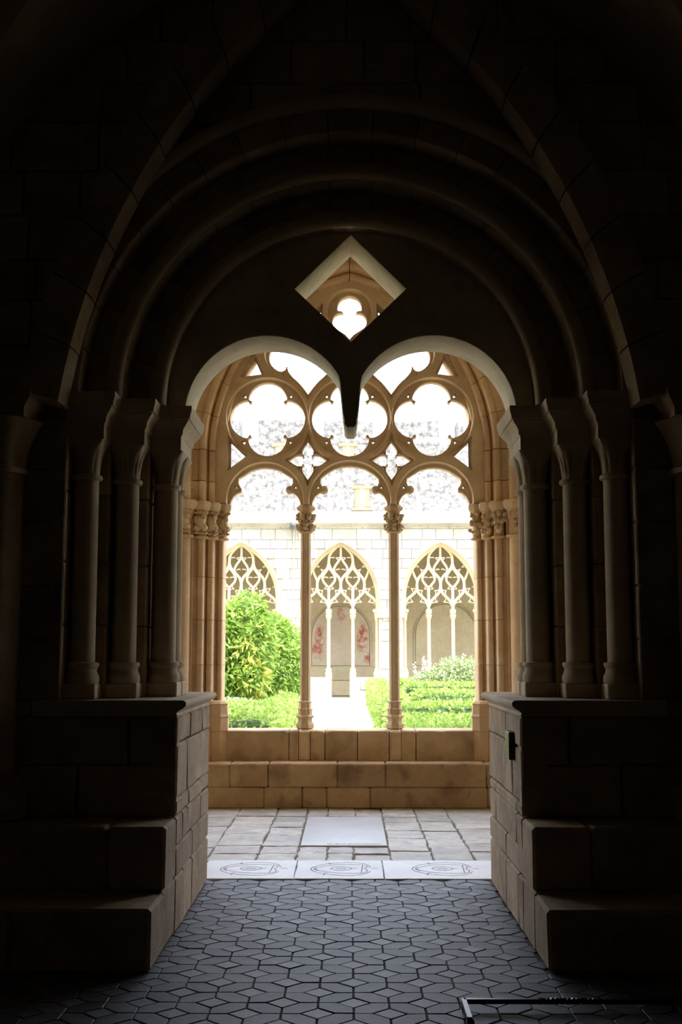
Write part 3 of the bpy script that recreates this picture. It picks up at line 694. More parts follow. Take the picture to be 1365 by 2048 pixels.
# three tomb slabs across the threshold, each with an incised shield
def ribbon(m, P, wd, z):
    P = smooth_loop(P, 2, closed=False); V = []; F = []
    for i, p in enumerate(P):
        a = P[max(i - 1, 0)]; b = P[min(i + 1, len(P) - 1)]; dx, dy = b[0] - a[0], b[1] - a[1]; d = math.hypot(dx, dy) + 1e-9
        V += [(p[0] - dy / d * wd, p[1] + dx / d * wd * 1.6, z), (p[0] + dy / d * wd, p[1] - dx / d * wd * 1.6, z)]
    for i in range(len(P) - 1): F.append((2 * i + 1, 2 * i + 3, 2 * i + 2, 2 * i))
    m.add(V, F)
for x0, x1, lab in ((-1.03, -0.377, 'pale tomb slab with incised shield at the left end of the threshold'), (-0.372, 0.238, 'pale tomb slab with incised shield in the middle of the threshold'), (0.243, 1.05, 'pale tomb slab with incised shield at the right end of the threshold')):
    y0, y1 = 7.985, 8.685
    t = empty('tomb_slab', ((x0 + x1) / 2, (y0 + y1) / 2, 0)); hx, hy = (x1 - x0) / 2, (y1 - y0) / 2
    P = edge_loop(-hx, hx, -hy, hy, 6); P = [(p[0] + wob(0.003), p[1] + wob(0.004)) for p in P]
    slab_xy(P, -0.05, 0.006, 0.005).build('slab', M['marble'], t)
    m = MB(); sc = 0.62 / 645
    def U(x, y): return ((x - 320) * sc - 0.0, -(y - 112) / 130 * 0.70)
    for L in ([(548, 100), (530, 80), (480, 68), (380, 62), (260, 70), (160, 84), (98, 110), (150, 136), (260, 151), (400, 158), (500, 148), (545, 128)],
              [(478, 82), (350, 77), (230, 86), (122, 110), (215, 132), (350, 142), (474, 140)], [(150, 98), (128, 112), (165, 126)],
              [(492, 80), (486, 110), (478, 141)], [(494, 84), (522, 88), (524, 100), (498, 110), (524, 116), (520, 132), (486, 140)],
              [(240, 66), (246, 78), (256, 72)], [(208, 155), (214, 140), (236, 138)], [(255, 108), (290, 96), (340, 94), (390, 100), (415, 108), (380, 120), (320, 124), (275, 118), (255, 108)],
              [(400, 108), (445, 107)], [(290, 108), (330, 104), (372, 109)], [(300, 114), (335, 112), (360, 115)], [(556, 108), (600, 108)]):
        ribbon(m, [U(*p) for p in L], 0.0028, 0.0068)
    m.build('incised_shield', M['carve'], t)
    tag(t, lab, 'tomb slab', 'tomb slabs of the threshold')

# ------------------------------------------------------------------ traceried arcade towards the garden
PITCH = 3.41
wa = empty('wall_arcade'); tag(wa, 'warm stone cloister arcade wall with bench, parapet and moulded window arches', 'wall', kind='structure')
NA = Arch(1.325, 3.63, 0.52)
def roll(o, y, r, a0, a1, n=6): return [(o + r * math.cos(math.radians(a0 + (a1 - a0) * i / n)), y + r * math.sin(math.radians(a0 + (a1 - a0) * i / n))) for i in range(n + 1)]
PROF = [(0.0, 12.30), (0.0, 12.065)] + roll(0.032, 12.035, 0.030, 175, 300) + [(0.060, 12.035), (0.080, 12.015), (0.087, 11.96)] + roll(0.128, 11.915, 0.038, 165, 300) + [(0.160, 11.915), (0.172, 11.885), (0.175, 11.85)] + roll(0.213, 11.805, 0.038, 165, 300) + [(0.250, 11.80), (0.29, 11.785), (0.33, 11.745), (0.355, 11.69), (0.380, 11.65), (0.380, 12.30)]
PROF = PROF[::-1]
BENCH_Z, SILL_Z, CAP0, CAP1 = 0.432, 0.735, 2.70, 3.075
def bays(name, mb, mat='warm', sm=40):                 # the same stone in this bay and in its two neighbours
    me = mb.mesh(name)
    for k in (0, -1, 1): link(name, me, M[mat], wa, smooth=sm, loc=(CX + k * PITCH, 0, 0))
for side in (-1, 1):
    zc = [BENCH_Z, 0.95, 1.40, 1.86, 2.30, CAP0]
    tj = lambda z: 0.4 * (z - BENCH_Z) / (NA.zs - BENCH_Z)
    for a, b in zip(zc[:-1], zc[1:]): bays('jamb_stone', sweep_arch(NA, PROF, tj(a), tj(b - 0.004), BENCH_Z, 1, side))
    ts = [tj(CAP1), tj(3.30)] + [0.4 + 0.6 * k / 7 for k in range(0, 8)]
    for a, b in zip(ts[:-1], ts[1:]): bays('voussoir', sweep_arch(NA, PROF, a, b - 0.001, BENCH_Z, 6, side))
    cp = [(0.05, 12.28), (0.05, 12.09), (0.13, 11.99), (0.21, 11.89), (0.30, 11.83), (0.36, 11.78), (0.36, 12.28)][::-1]
    bays('jamb_core', sweep_arch(NA, cp, 0.0, 1.0, BENCH_Z, 40, side))
# spandrel wall above the arch, and the piers at both ends of the bay
ar = NA.pts(0.36, 3.0)
sp = plate_mesh('spandrel', [(-PITCH / 2, 3.0)] + [(max(min(x, PITCH / 2 - 0.02), -PITCH / 2 + 0.02), z) for x, z in ar] + [(PITCH / 2, 3.0), (PITCH / 2, 6.6), (-PITCH / 2, 6.6)], [], 11.66, 12.35)
for k in (-2, -1, 0, 1, 2):
    o = link('spandrel', sp, M['warm'], wa, loc=(CX + k * PITCH, 0, 0))
for k in (-2, -1, 1, 2):
    x = CX + (k - (0.5 if k > 0 else -0.5)) * PITCH; MB().box(x - 0.10, x + 0.10, 11.72, 12.34, 0.0, 3.2).build('pier_core', M['warm'], wa)
for side in (-1, 1):                                    # broad half-round shaft on the pier face
    x = CX + side * 1.735
    MB().lathe(x, 11.70, [(BENCH_Z, 0.15), (0.52, 0.15), (0.54, 0.13), (0.60, 0.14), (0.63, 0.11), (CAP0, 0.105)], 20).build('pier_shaft', M['warm'], wa, smooth=40)
    MB().lathe(x, 11.70, [(CAP1, 0.10), (6.5, 0.10)], 16).build('vault_shaft', M['warm'], wa, smooth=40)
# stubby bases of the outer shafts, standing on the bench
for side in (-1, 1):
    b = MB(); x = CX + side * 1.545
    b.lathe(x, 11.80, [(BENCH_Z, 0.062), (0.53, 0.062), (0.545, 0.070), (0.56, 0.062), (0.57, 0.050), (0.70, 0.050), (0.715, 0.066), (0.73, 0.060), (0.75, 0.042)], 8, rot=PI / 8)
    b.build('shaft_base', M['warm'], wa)
    b = MB(); x = CX + side * 1.365
    b.lathe(x, 11.985, [(BENCH_Z, 0.105), (0.72, 0.105), (0.735, 0.122), (0.86, 0.122), (0.875, 0.132), (0.90, 0.118), (0.985, 0.112), (1.005, 0.120), (1.03, 0.085), (1.035, 0.05)], 8, rot=PI / 8)
    b.build('pedestal', M['warm'], wa)
# carved capitals over the jamb shafts
for side in (-1, 1):
    spots = [(1.335, 12.02, 0.075), (1.445, 11.905, 0.085), (1.54, 11.80, 0.09), (1.70, 11.68, 0.12)]
    random.seed(31 + side)
    for i, (o, y, r) in enumerate(spots):
        jc = empty('jamb_capital', (CX + side * o, y, 0)); jc.parent = wa
        MB().lathe(0, 0, [(2.975, r * 0.8), (2.985, r * 1.0), (3.01, r * 1.15), (3.035, r * 1.22), (3.06, r * 1.22), (3.075, r * 1.1)], 8, rot=PI / 8).build('abacus', M['tracery'], jc)
        MB().lathe(0, 0, [(2.690, r * 0.6), (2.695, r * 0.85), (2.71, r * 0.9), (2.725, r * 0.62), (2.85, r * 0.60), (2.98, r * 0.85)], 12).build('bell', M['warm'], jc, smooth=40)
        m = MB()
        if side < 0:                                    # beasts and figures, worn smooth
            m.blob((0.012, -0.075, 2.855), (0.050, 0.050, 0.066), 0.55, 1.7, i + 1, 16, 12)
            m.blob((0.045, -0.062, 2.80), (0.034, 0.04, 0.038), 0.5, 2, i + 11, 12, 9)
            m.blob((-0.036, -0.068, 2.79), (0.042, 0.04, 0.036), 0.6, 2, i + 21, 12, 9)
            m.blob((-0.040, -0.075, 2.875), (0.030, 0.035, 0.045), 0.6, 2, i + 26, 12, 9)
            m.blob((0.040, -0.085, 2.905), (0.026, 0.03, 0.032), 0.6, 2, i + 31, 12, 9)
            for q_ in range(9): m.blob((-0.075 + 0.0185 * q_, -0.065 - random.uniform(0, 0.03), 2.955 + wob(0.010)), (0.016, 0.018, 0.017), 0.7, 3, i * 9 + q_, 8, 6)
            for q_ in range(6): m.blob((-0.06 + 0.024 * q_, -0.055 - random.uniform(0, 0.03), 2.742 + wob(0.010)), (0.020, 0.02, 0.013), 0.7, 3, i * 9 + q_ + 50, 8, 6)
        else:                                           # curling leaves
            for q_ in range(22):
                u = random.uniform(-1, 1); zz = random.choice((2.935, 2.945, 2.86, 2.85, 2.785))
                m.blob((u * 0.075, -0.07 - 0.02 * (1 - u * u) + wob(0.012), zz + wob(0.018)), (random.uniform(0.013, 0.022), 0.02, random.uniform(0.016, 0.030)), 0.9, 2.8, i * 17 + q_, 10, 8)
            m.blob((-0.01, -0.075, 2.775), (0.032, 0.034, 0.036), 0.3, 2, i, 12, 9)
        m.build('carving', M['tracery'], jc, smooth=True)['kind'] = 'stuff'
random.seed(11)
# parapet stones under the sill
px = [-1.30, -0.60, -0.44, -0.475, ]
PAR = [(-1.30, -0.655), (-0.655, -0.545), (-0.545 + 0.0, -0.535)]
def block(x0, x1, y0, y1, z0, z1, mat='parapet', name='parapet_stone', b=0.014):
    return MB().cbox(CX + x0 + 0.002, CX + x1 - 0.002, y0, y1, z0, z1, b, 0.003).build(name, M[mat], wa)
def worn(x0, x1):                                       # parapet block with a broken, uneven top edge
    n = 14; R = []
    for i in range(n + 1):
        x = lerp(x0 + 0.003, x1 - 0.003, i / n); e = 0.016 + 0.028 * max(0, noise.noise(Vector((x * 6, 3, 1)))) + (0.02 if i in (0, n) else 0); d = e * 0.9
        R.append([(CX + x, 11.95, BENCH_Z - 0.01), (CX + x, 12.35, BENCH_Z - 0.01), (CX + x, 12.35, SILL_Z), (CX + x, 11.95 + e + 0.02, SILL_Z), (CX + x, 11.95 + e * 0.3, SILL_Z - d * 0.4), (CX + x, 11.95, SILL_Z - d)])
    return MB().loft(R).build('parapet_stone', M['parapet'], wa)
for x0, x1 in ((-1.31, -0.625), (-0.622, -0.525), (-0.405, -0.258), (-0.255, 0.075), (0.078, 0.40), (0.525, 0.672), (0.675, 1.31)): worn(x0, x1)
for s in (-1, 1): block(s * 0.465 - 0.06, s * 0.465 + 0.06, 11.935, 12.35, BENCH_Z - 0.01, SILL_Z, 'tracery', 'pilaster', 0.02)
# bench: two courses
for z0, z1, xs in ((0.20, BENCH_Z, (-6.0, -4.2, -2.6, -1.45, -1.18, -0.80, -0.115, 0.365, 1.36, 2.4, 4.1, 6.0)), (-0.005, 0.20, (-6.0, -3.8, -2.2, -1.42, -0.84, -0.46, -0.22, 0.21, 1.37, 2.7, 4.4, 6.0))):
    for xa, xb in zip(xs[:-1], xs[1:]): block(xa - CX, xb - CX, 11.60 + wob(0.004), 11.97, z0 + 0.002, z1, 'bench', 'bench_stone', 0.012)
m = MB()
for a, b in ((-9, -1.32 + CX), (1.32 + CX, 9)): m.box(a, b, 11.97, 12.33, 0, SILL_Z - 0.01)
m.box(-9, 9, 11.7, 12.33, -0.2, 0.40); m.box(-1.33, 1.35, 12.02, 12.33, 0.3, SILL_Z - 0.02)
m.build('parapet_core', M['parapet'], wa)

# window tracery: heavy mouldings, thinner cusped layer set back
def circle(cx, cz, r, n=40): return [(cx + r * math.cos(2 * PI * i / n), cz + r * math.sin(2 * PI * i / n)) for i in range(n)]
def light(cx, hw, z0, zs):                               # round-headed light
    return [(cx - hw, z0), (cx + hw, z0)] + arc(cx, zs, hw, 0, 180, 28)
TRI1 = [(-1.272, 3.47), (-1.105, 3.595), (-1.272, 3.755)]
TRI2 = [(-1.125, 4.465), (-0.945, 4.49), (-1.03, 4.68)]
ROW2 = smooth_loop([(-0.445, 4.235), (-0.445, 4.235), (-0.53, 4.36), (-0.64, 4.45), (-0.75, 4.50), (-0.85, 4.57), (-0.895, 4.68), (-0.86, 4.79), (-0.74, 4.90), (-0.60, 5.00), (-0.46, 5.06), (-0.34, 4.97), (-0.25, 4.85), (-0.13, 4.76), (-0.05, 4.66), (-0.05, 4.55), (-0.14, 4.48), (-0.26, 4.44), (-0.36, 4.36)], 2)
TOP = smooth_loop([(0, 4.845), (0, 4.845), (0.10, 4.95), (0.20, 5.04), (0.225, 5.17), (0.195, 5.29), (0.11, 5.365), (0, 5.39), (-0.11, 5.365), (-0.195, 5.29), (-0.225, 5.17), (-0.20, 5.04), (-0.10, 4.95)], 2)
SID = [(-0.40, 5.12), (-0.31, 5.20), (-0.31, 5.04)]
QUA = smooth_loop([(-0.445, 3.79), (-0.445, 3.79), (-0.40, 3.70), (-0.32, 3.60), (-0.225, 3.555), (-0.225, 3.545), (-0.32, 3.50), (-0.40, 3.41), (-0.445, 3.315), (-0.445, 3.315), (-0.49, 3.41), (-0.57, 3.50), (-0.665, 3.545), (-0.665, 3.555), (-0.57, 3.60), (-0.49, 3.70)], 1)
def mir(L): return [(-x, z) for x, z in L[::-1]]
outer = NA.pts(0.03, 3.06)
HB = [light(0, 0.412, 3.0, 3.105), light(-0.893, 0.385, 3.0, 3.115), light(0.893, 0.385, 3.0, 3.115), circle(0, 4.0, 0.412), circle(-0.877, 4.0, 0.408), circle(0.877, 4.0, 0.408)]
# the lights are open below, so their outline joins the outer contour
def contour(lights):
    P = [(-NA.h - 0.12, 3.06)] + NA.pts(0.12)
    P = P + [(NA.h + 0.12, 3.06)]
    for L in lights[::-1]: P += L                       # right to left along the bottom
    return P
def head(cx, hw, zs): return [(cx + hw, 3.06)] + arc(cx, zs, hw, 0, 180, 28) + [(cx - hw, 3.06)]
outerB = contour([head(-0.893, 0.385, 3.115), head(0, 0.412, 3.105), head(0.893, 0.385, 3.115)])
holesB = [circle(0, 4.0, 0.414), circle(-0.877, 4.0, 0.411), circle(0.877, 4.0, 0.411), TRI1, mir(TRI1), TRI2, mir(TRI2), ROW2, mir(ROW2), TOP, SID, mir(SID), QUA, mir(QUA)]
def lobed(cx, cz, R, rho, tip, n=4, rot=0.0, seg=12):      # foiled figure: n round lobes, thin cusps with fish-tail tips
    d = R - rho; h = PI / n; k = d * math.cos(h); rc = k + math.sqrt(k * k - d * d + rho * rho); a = math.atan2(rc * math.sin(h), rc * math.cos(h) - d); P = []
    for j in range(n):
        th = rot + 2 * PI * j / n
        for i in range(seg + 1):
            t = (-a + 2 * a * i / seg) * 0.965; x = d + rho * math.cos(t); z = rho * math.sin(t)
            P.append((cx + x * math.cos(th) - z * math.sin(th), cz + x * math.sin(th) + z * math.cos(th)))
        an = th + h
        for r, t in ((rc - 0.012, -0.009), (tip + 0.004, -0.019), (tip - 0.004, 0.0), (tip + 0.004, 0.019), (rc - 0.012, 0.009)):
            P.append((cx + r * math.cos(an) - t * math.sin(an), cz + r * math.sin(an) + t * math.cos(an)))
    return P
def tri(cx, cz, r, rot): return [(cx + r * math.cos(rot + 2 * PI * k / 3), cz + r * math.sin(rot + 2 * PI * k / 3)) for k in range(3)]
def cusp_head(cx, hw, zs, cu, ch):
    """light head with two cusps: small lobe, cusp point, large lobe"""
    R_ = [(cx + hw - 0.012, 3.07), (cx + hw - 0.018, 3.11), (cx + hw - 0.045, 3.165), (cx + hw - 0.085, 3.20), (cx + hw - 0.125, 3.215), (cx + cu, ch - 0.012), (cx + cu, ch + 0.012), (cx + cu + 0.015, ch + 0.03), (cx + cu + 0.035, ch + 0.07), (cx + cu + 0.03, ch + 0.12)]
    top = zs + hw - 0.028
    R_ += [(cx + hw * 0.62, top - 0.085), (cx + hw * 0.40, top - 0.03), (cx + hw * 0.18, top - 0.005), (cx, top)]
    return [(cx + hw - 0.012, 3.06)] + R_ + [(2 * cx - x, z) for x, z in R_[::-1][1:]] + [(cx - hw + 0.012, 3.06)]
outerA = contour([cusp_head(-0.893, 0.385, 3.115, 0.255, 3.24), cusp_head(0, 0.412, 3.105, 0.275, 3.24), cusp_head(0.893, 0.385, 3.115, 0.255, 3.24)])
def petal4(cx, cz):                                       # four pointed petals
    P = []
    for k in range(4):
        th = PI / 2 * k + PI / 2
        for x, z in ((0.045, -0.050), (0.075, -0.060), (0.115, -0.058), (0.155, -0.036), (0.205, 0.0), (0.155, 0.036), (0.115, 0.058), (0.075, 0.060), (0.045, 0.050)):
            P.append((cx + x * math.cos(th) - z * math.sin(th), cz + x * math.sin(th) + z * math.cos(th)))
    return P
ROW2A = smooth_loop([(-0.445, 4.27), (-0.445, 4.27), (-0.53, 4.385), (-0.62, 4.465), (-0.665, 4.53), (-0.668, 4.575), (-0.68, 4.575), (-0.69, 4.535), (-0.74, 4.515), (-0.80, 4.545), (-0.85, 4.60), (-0.87, 4.68), (-0.84, 4.77), (-0.74, 4.87), (-0.60, 4.97), (-0.46, 5.03), (-0.35, 4.95), (-0.27, 4.84), (-0.15, 4.74), (-0.075, 4.65), (-0.075, 4.56), (-0.15, 4.51), (-0.21, 4.515), (-0.225, 4.56), (-0.235, 4.56), (-0.24, 4.50), (-0.28, 4.46), (-0.36, 4.385)], 1)
TOPA = [(0, 4.875), (0.045, 4.925)] + arc(0.085, 5.07, 0.100, -60, 100, 12) + [(0.088, 5.172), (0.075, 5.180), (0.095, 5.188)] + arc(0, 5.225, 0.130, -16, 90, 14)
TOPA = TOPA + [(-x, z) for x, z in TOPA[::-1][1:-1]]
holesA = [lobed(0, 4.0, 0.403, 0.210, 0.255), lobed(-0.877, 4.0, 0.400, 0.208, 0.253), lobed(0.877, 4.0, 0.400, 0.208, 0.253), petal4(-0.445, 3.55), petal4(0.445, 3.55), ROW2A, mir(ROW2A), TOPA, TRI1, mir(TRI1), TRI2, mir(TRI2), SID, mir(SID)]
for cx in (-0.877, 0, 0.877):
    for k in range(4):
        an = PI / 4 + k * PI / 2; holesA.append(tri(cx + 0.352 * math.cos(an), 4.0 + 0.352 * math.sin(an), 0.027, an + PI))
for cx in (-0.445, 0.445):
    for k in range(4):
        an = PI / 4 + k * PI / 2; holesA.append(tri(cx + 0.115 * math.cos(an), 3.55 + 0.115 * math.sin(an), 0.015, an))
for cx, hw, cu in ((0, 0.412, 0.275), (-0.893, 0.385, 0.255), (0.893, 0.385, 0.255)):
    for s in (-1, 1): holesA.append(tri(cx + s * (cu + 0.062), 3.262, 0.022, PI / 2))
holesA += [tri(-0.725, 4.478, 0.018, PI), tri(0.725, 4.478, 0.018, 0)]
me_b = plate_mesh('tracery_moulding', outerB, holesB, 11.965, 12.255, 0.0235, 4, 0.105)
me_a = plate_mesh('tracery_cusping', outerA, holesA, 12.055, 12.165, 0.006, 1)
rolls = MB()
def ring_path(L, y): return [(x, y, z) for x, z in L]
for cx in (-0.877, 0, 0.877): rolls.tube(ring_path(circle(cx, 4.0, 0.414, 48), 12.07), 0.012, 6, closed=True)
for cx, hw, zs in ((-0.893, 0.385, 3.115), (0, 0.412, 3.105), (0.893, 0.385, 3.115)):
    rolls.tube(ring_path([(cx + hw + 0.006, 3.07)] + arc(cx, zs, hw + 0.004, 0, 180, 30) + [(cx - hw - 0.004, 3.07)], 12.07), 0.012, 6)
me_r = rolls.mesh('tracery_roll')
bl = MB()
me_ball = None
def make_window(name, x, lab):
    wdw = empty(name, (x, 0, 0))
    link('tracery_moulding', me_b, M['tracery'], wdw, smooth=35); link('tracery_cusping', me_a, M['tracery'], wdw, smooth=35); link('tracery_roll', me_r, M['tracery'], wdw, smooth=60)
    for cx, z in ((-0.275, 3.24), (0.275, 3.24), (-0.893 + 0.255, 3.24), (0.893 - 0.255, 3.24)):
        MB().blob((cx, 12.10, z), (0.045, 0.05, 0.045), 0.3, 4, cx, 14, 10).build('cusp_knob', M['tracery'], wdw, smooth=True)
    tag(wdw, lab, 'window', 'traceried windows of the near arcade', 'structure'); return wdw
make_window('window_1', CX, 'gothic stone tracery of three foiled circles over three lights, framed by the portal')
make_window('window_2', CX - PITCH, 'gothic stone tracery in the bay left of the one framed by the portal')
make_window('window_3', CX + PITCH, 'gothic stone tracery in the bay right of the one framed by the portal')

# slender clustered columns of the window
def make_window_column():
    t = empty('window_column')
    MB().lathe(0, 0, [(SILL_Z, 0.070), (0.742, 0.082), (0.752, 0.098), (0.790, 0.098), (0.800, 0.088), (0.822, 0.076), (0.850, 0.080), (0.862, 0.100), (0.872, 0.100), (0.888, 0.080)], 8, rot=PI / 8).build('base', M['tracery'], t)
    MB().lathe(0, 0, [(0.886, 0.074), (0.925, 0.074), (0.945, 0.080), (0.958, 0.064), (1.005, 0.062), (1.012, 0.074), (1.022, 0.072), (1.030, 0.054)], 48, flute=lambda a, z, r: r * (1 - 0.13 * (0.5 - 0.5 * math.cos(8 * a)) ** 3)).build('base_moulding', M['tracery'], t, smooth=45)
    def fl_(a, z, r):
        k = abs(math.cos(4 * a)); return r * (0.86 + 0.14 * k ** 0.35)
    MB().lathe(0, 0, [(1.026, 0.054), (2.790, 0.054)], 64, rot=PI / 8, flute=fl_).build('shaft', M['tracery'], t, smooth=40)
    MB().lathe(0, 0, [(2.775, 0.056), (2.782, 0.074), (2.792, 0.076), (2.800, 0.060)], 24).build('astragal', M['tracery'], t, smooth=50)
    MB().lathe(0, 0, [(2.795, 0.058), (2.86, 0.056), (2.95, 0.058), (3.0, 0.072), (3.03, 0.085)], 20).build('bell', M['tracery'], t, smooth=50)
    m = MB(); random.seed(5)
    for zt, rr, n in ((2.838, 0.074, 8), (2.945, 0.080, 8)):
        for k in range(n):
            a = 2 * PI * (k + 0.5 * (zt > 2.9)) / n
            m.blob((rr * math.cos(a), rr * math.sin(a), zt), (0.030, 0.030, 0.036), 0.9, 2.4, k + zt * 10, 10, 8)
            m.blob(((rr + 0.018) * math.cos(a + 0.1), (rr + 0.018) * math.sin(a + 0.1), zt + 0.022), (0.020, 0.020, 0.015), 0.7, 3, k + 40, 8, 6)
            m.blob(((rr - 0.012) * math.cos(a + 0.35), (rr - 0.012) * math.sin(a + 0.35), zt - 0.035), (0.018, 0.018, 0.022), 0.7, 3, k + 60, 8, 6)
    m.build('carved_leaves', M['tracery'], t, smooth=True)
    MB().lathe(0, 0, [(3.015, 0.085), (3.025, 0.100), (3.045, 0.108), (3.055, 0.102), (3.06, 0.085), (3.075, 0.080)], 8, rot=PI / 8).build('abacus', M['tracery'], t)
    return t
wc = make_window_column(); wc.location = (CX - 0.465, 12.11, 0)
tag(wc, 'slender clustered window column with leaf capital, left one of the two framed by the portal', 'column', 'near window columns', 'thing')
for x, lab in ((CX + 0.465, 'slender clustered window column with leaf capital, right one of the two framed by the portal'),
               (CX - PITCH - 0.465, 'slender window column of the bay hidden left of the portal, its outer one'), (CX - PITCH + 0.465, 'slender window column of the bay hidden left of the portal, its inner one'),
               (CX + PITCH - 0.465, 'slender window column of the bay hidden right of the portal, its inner one'), (CX + PITCH + 0.465, 'slender window column of the bay hidden right of the portal, its outer one')):
    o = copy_tree(wc, loc=(x, 12.11, 0)); tag(o, lab, 'column', 'near window columns', 'thing')
# gallery shell: end walls and vault over the walk
for sd_, nm in ((-1, 'left'), (1, 'right')):
    gs = MB(); a, b = sorted((sd_ * 9, sd_ * 9.3)); gs.box(a, b, 7.8, 12.4, -0.2, 6.9); a, b = sorted((sd_ * XR, sd_ * 9.3)); gs.box(a, b, 7.6, 7.9, -0.2, 6.9)
    tag(gs.build('wall_gallery_' + nm, M['gallery']), 'pale %s end wall of the cloister walk, out of sight behind the portal' % nm, 'wall', kind='structure')
gv = MB(); n = 16
V = [(x, 7.88 + (11.70 - 7.88) * i / n, 6.08 + 0.45 * math.sin(PI * i / n)) for x in (-9.0, 9.0) for i in range(n + 1)]
gv.add(V, [(i, i + 1, n + 2 + i, n + 1 + i) for i in range(n)]); gv.box(-9.3, 9.3, 7.6, 12.7, 6.6, 6.9)
gv.build('ceiling_gallery', M['gallery'], smooth=30); tag(bpy.data.objects['ceiling_gallery'], 'pale stone vault over the cloister walk', 'ceiling', kind='structure')

# ================================================================== GARDEN
gd = MB().box(-30, 30, 12.35, 48, -0.6, -0.03).build('garden_ground', M['soil']); tag(gd, 'garden soil of the cloister court', 'ground', kind='structure')
pth = MB().add([(-0.95, 12.36, -0.02), (0.72, 12.36, -0.02), (0.72, 37.6, 0.0), (-1.15, 37.6, 0.0), (-0.95, 12.36, -0.2), (0.72, 12.36, -0.2), (0.72, 37.6, -0.2), (-1.15, 37.6, -0.2)], [(0, 1, 2, 3), (4, 7, 6, 5), (0, 4, 5, 1), (1, 5, 6, 2), (2, 6, 7, 3), (3, 7, 4, 0)])
pth.box(-16, 16, 36.2, 39.2, -0.2, 0.001)
pth.build('garden_path', M['gravel']); tag(bpy.data.objects['garden_path'], 'pale gravel path leading through the garden to the far arcade', 'path', kind='structure')
def hedge(x0, x1, y0, y1, h, lab, dens=420, leaf=0.045, mat='box_leaf', lumps=0.05, name='box_hedge'):
    t = empty(name, ((x0 + x1) / 2, (y0 + y1) / 2, -0.03)); cx, cy_ = (x0 + x1) / 2, (y0 + y1) / 2
    hx, hy = (x1 - x0) / 2, (y1 - y0) / 2
    MB().cbox(-hx + 0.04, hx - 0.04, -hy + 0.04, hy - 0.04, 0, h - 0.04, 0.06).build('inside', M['hedge_core'], t)  # dark box standing in for the shaded depth of the hedge
    areas = [(2 * hx) * (2 * hy), 2 * hx * h * 0.62, 2 * hx * h * 0.4, 2 * hy * h * 0.62, 2 * hy * h * 0.62]; P = []; N = []  # fewer leaves on the sides, so the painted shade shows through
    for a, k in zip(areas, range(5)):
        n_ = int(a * dens) + 1; u = rng.uniform(-1, 1, n_); v = rng.uniform(-1, 1, n_); v01 = (v + 1) / 2
        if k == 0: p = np.stack([u * hx, v * hy, np.full(n_, h)], 1); nn = (0, 0, 1)
        elif k == 1: p = np.stack([u * hx, np.full(n_, -hy), v01 * h], 1); nn = (0, -1, 0.3)
        elif k == 2: p = np.stack([u * hx, np.full(n_, hy), v01 * h], 1); nn = (0, 1, 0.3)
        elif k == 3: p = np.stack([np.full(n_, -hx), u * hy, v01 * h], 1); nn = (-1, 0, 0.3)
        else: p = np.stack([np.full(n_, hx), u * hy, v01 * h], 1); nn = (1, 0, 0.3)
        P.append(p); N.append(np.tile(nn, (n_, 1)))
    P = np.concatenate(P); N = np.concatenate(N).astype(float)
    bumpv = np.array([noise.noise(Vector((p[0] * 2.2 + cx * 5, p[1] * 2.2, p[2] * 2.2))) for p in P]) * lumps
    P = P + N * (bumpv + rng.uniform(-0.05, 0.035, len(P)))[:, None]
    D = N + rng.normal(size=N.shape) * 0.75
    V, F = leaves(P, D, rng.uniform(0.7, 1.3, len(P)) * leaf * 1.5, rng.uniform(0.7, 1.3, len(P)) * leaf * 0.5)
    link('foliage', tri_mesh('foliage', V, F), M[mat], t)
    tag(t, lab, 'hedge', 'clipped box hedges'); return t
hedge(-3.6, -0.98, 14.6, 19.0, 0.74, 'broad clipped box hedge nearest the window, left of the gravel path', 520, 0.05)
hedge(-1.38, -1.02, 19.4, 23.2, 0.72, 'narrow box hedge edging the left side of the gravel path', 520, 0.05)
hedge(-4.2, -1.6, 25.7, 26.9, 0.72, 'cross row of box hedge behind the orange trees', 420, 0.055)
hedge(-4.5, -1.25, 29.5, 31.0, 0.72, 'farthest cross row of box hedge left of the path', 320, 0.06)
hedge(0.72, 4.2, 14.4, 17.6, 0.60, 'broad clipped box hedge nearest the window, right of the gravel path', 520, 0.05)
hedge(0.68, 4.6, 19.4, 20.6, 0.68, 'second cross row of box hedge right of the path', 460, 0.05)
hedge(1.36, 5.0, 23.4, 24.7, 0.74, 'third cross row of box hedge right of the path', 400, 0.055)
hedge(1.36, 5.4, 27.3, 28.5, 0.82, 'fourth cross row of box hedge right of the path, before the pale shrub', 340, 0.06)
hedge(0.60, 1.08, 21.0, 36.0, 0.74, 'long low box hedge edging the right side of the gravel path', 340, 0.055)
hedge(1.40, 5.8, 32.5, 34.0, 0.80, 'farthest cross row of box hedge right of the path, behind the pale shrub', 260, 0.06)
def crown(parts, n, leaf, wd, droop):
    """leaves spread over and inside a set of ellipsoids (centre, radii)"""
    vol = np.array([r[0] * r[1] * r[2] for _, r in parts]) ** 0.67; k = rng.choice(len(parts), n, p=vol / vol.sum())
    C = np.array([c for c, _ in parts])[k]; R = np.array([r for _, r in parts])[k]
    d = rng.normal(size=(n, 3)); d /= np.linalg.norm(d, axis=1, keepdims=True)
    P = C + d * R * (rng.uniform(0.55, 1.08, n) ** 0.5)[:, None]
    D = d * 0.8 + rng.normal(size=(n, 3)) * 0.55 + np.array([0, 0, -droop])
    return leaves(P, D, rng.uniform(0.7, 1.35, n) * leaf, rng.uniform(0.75, 1.2, n) * wd, 0.35)
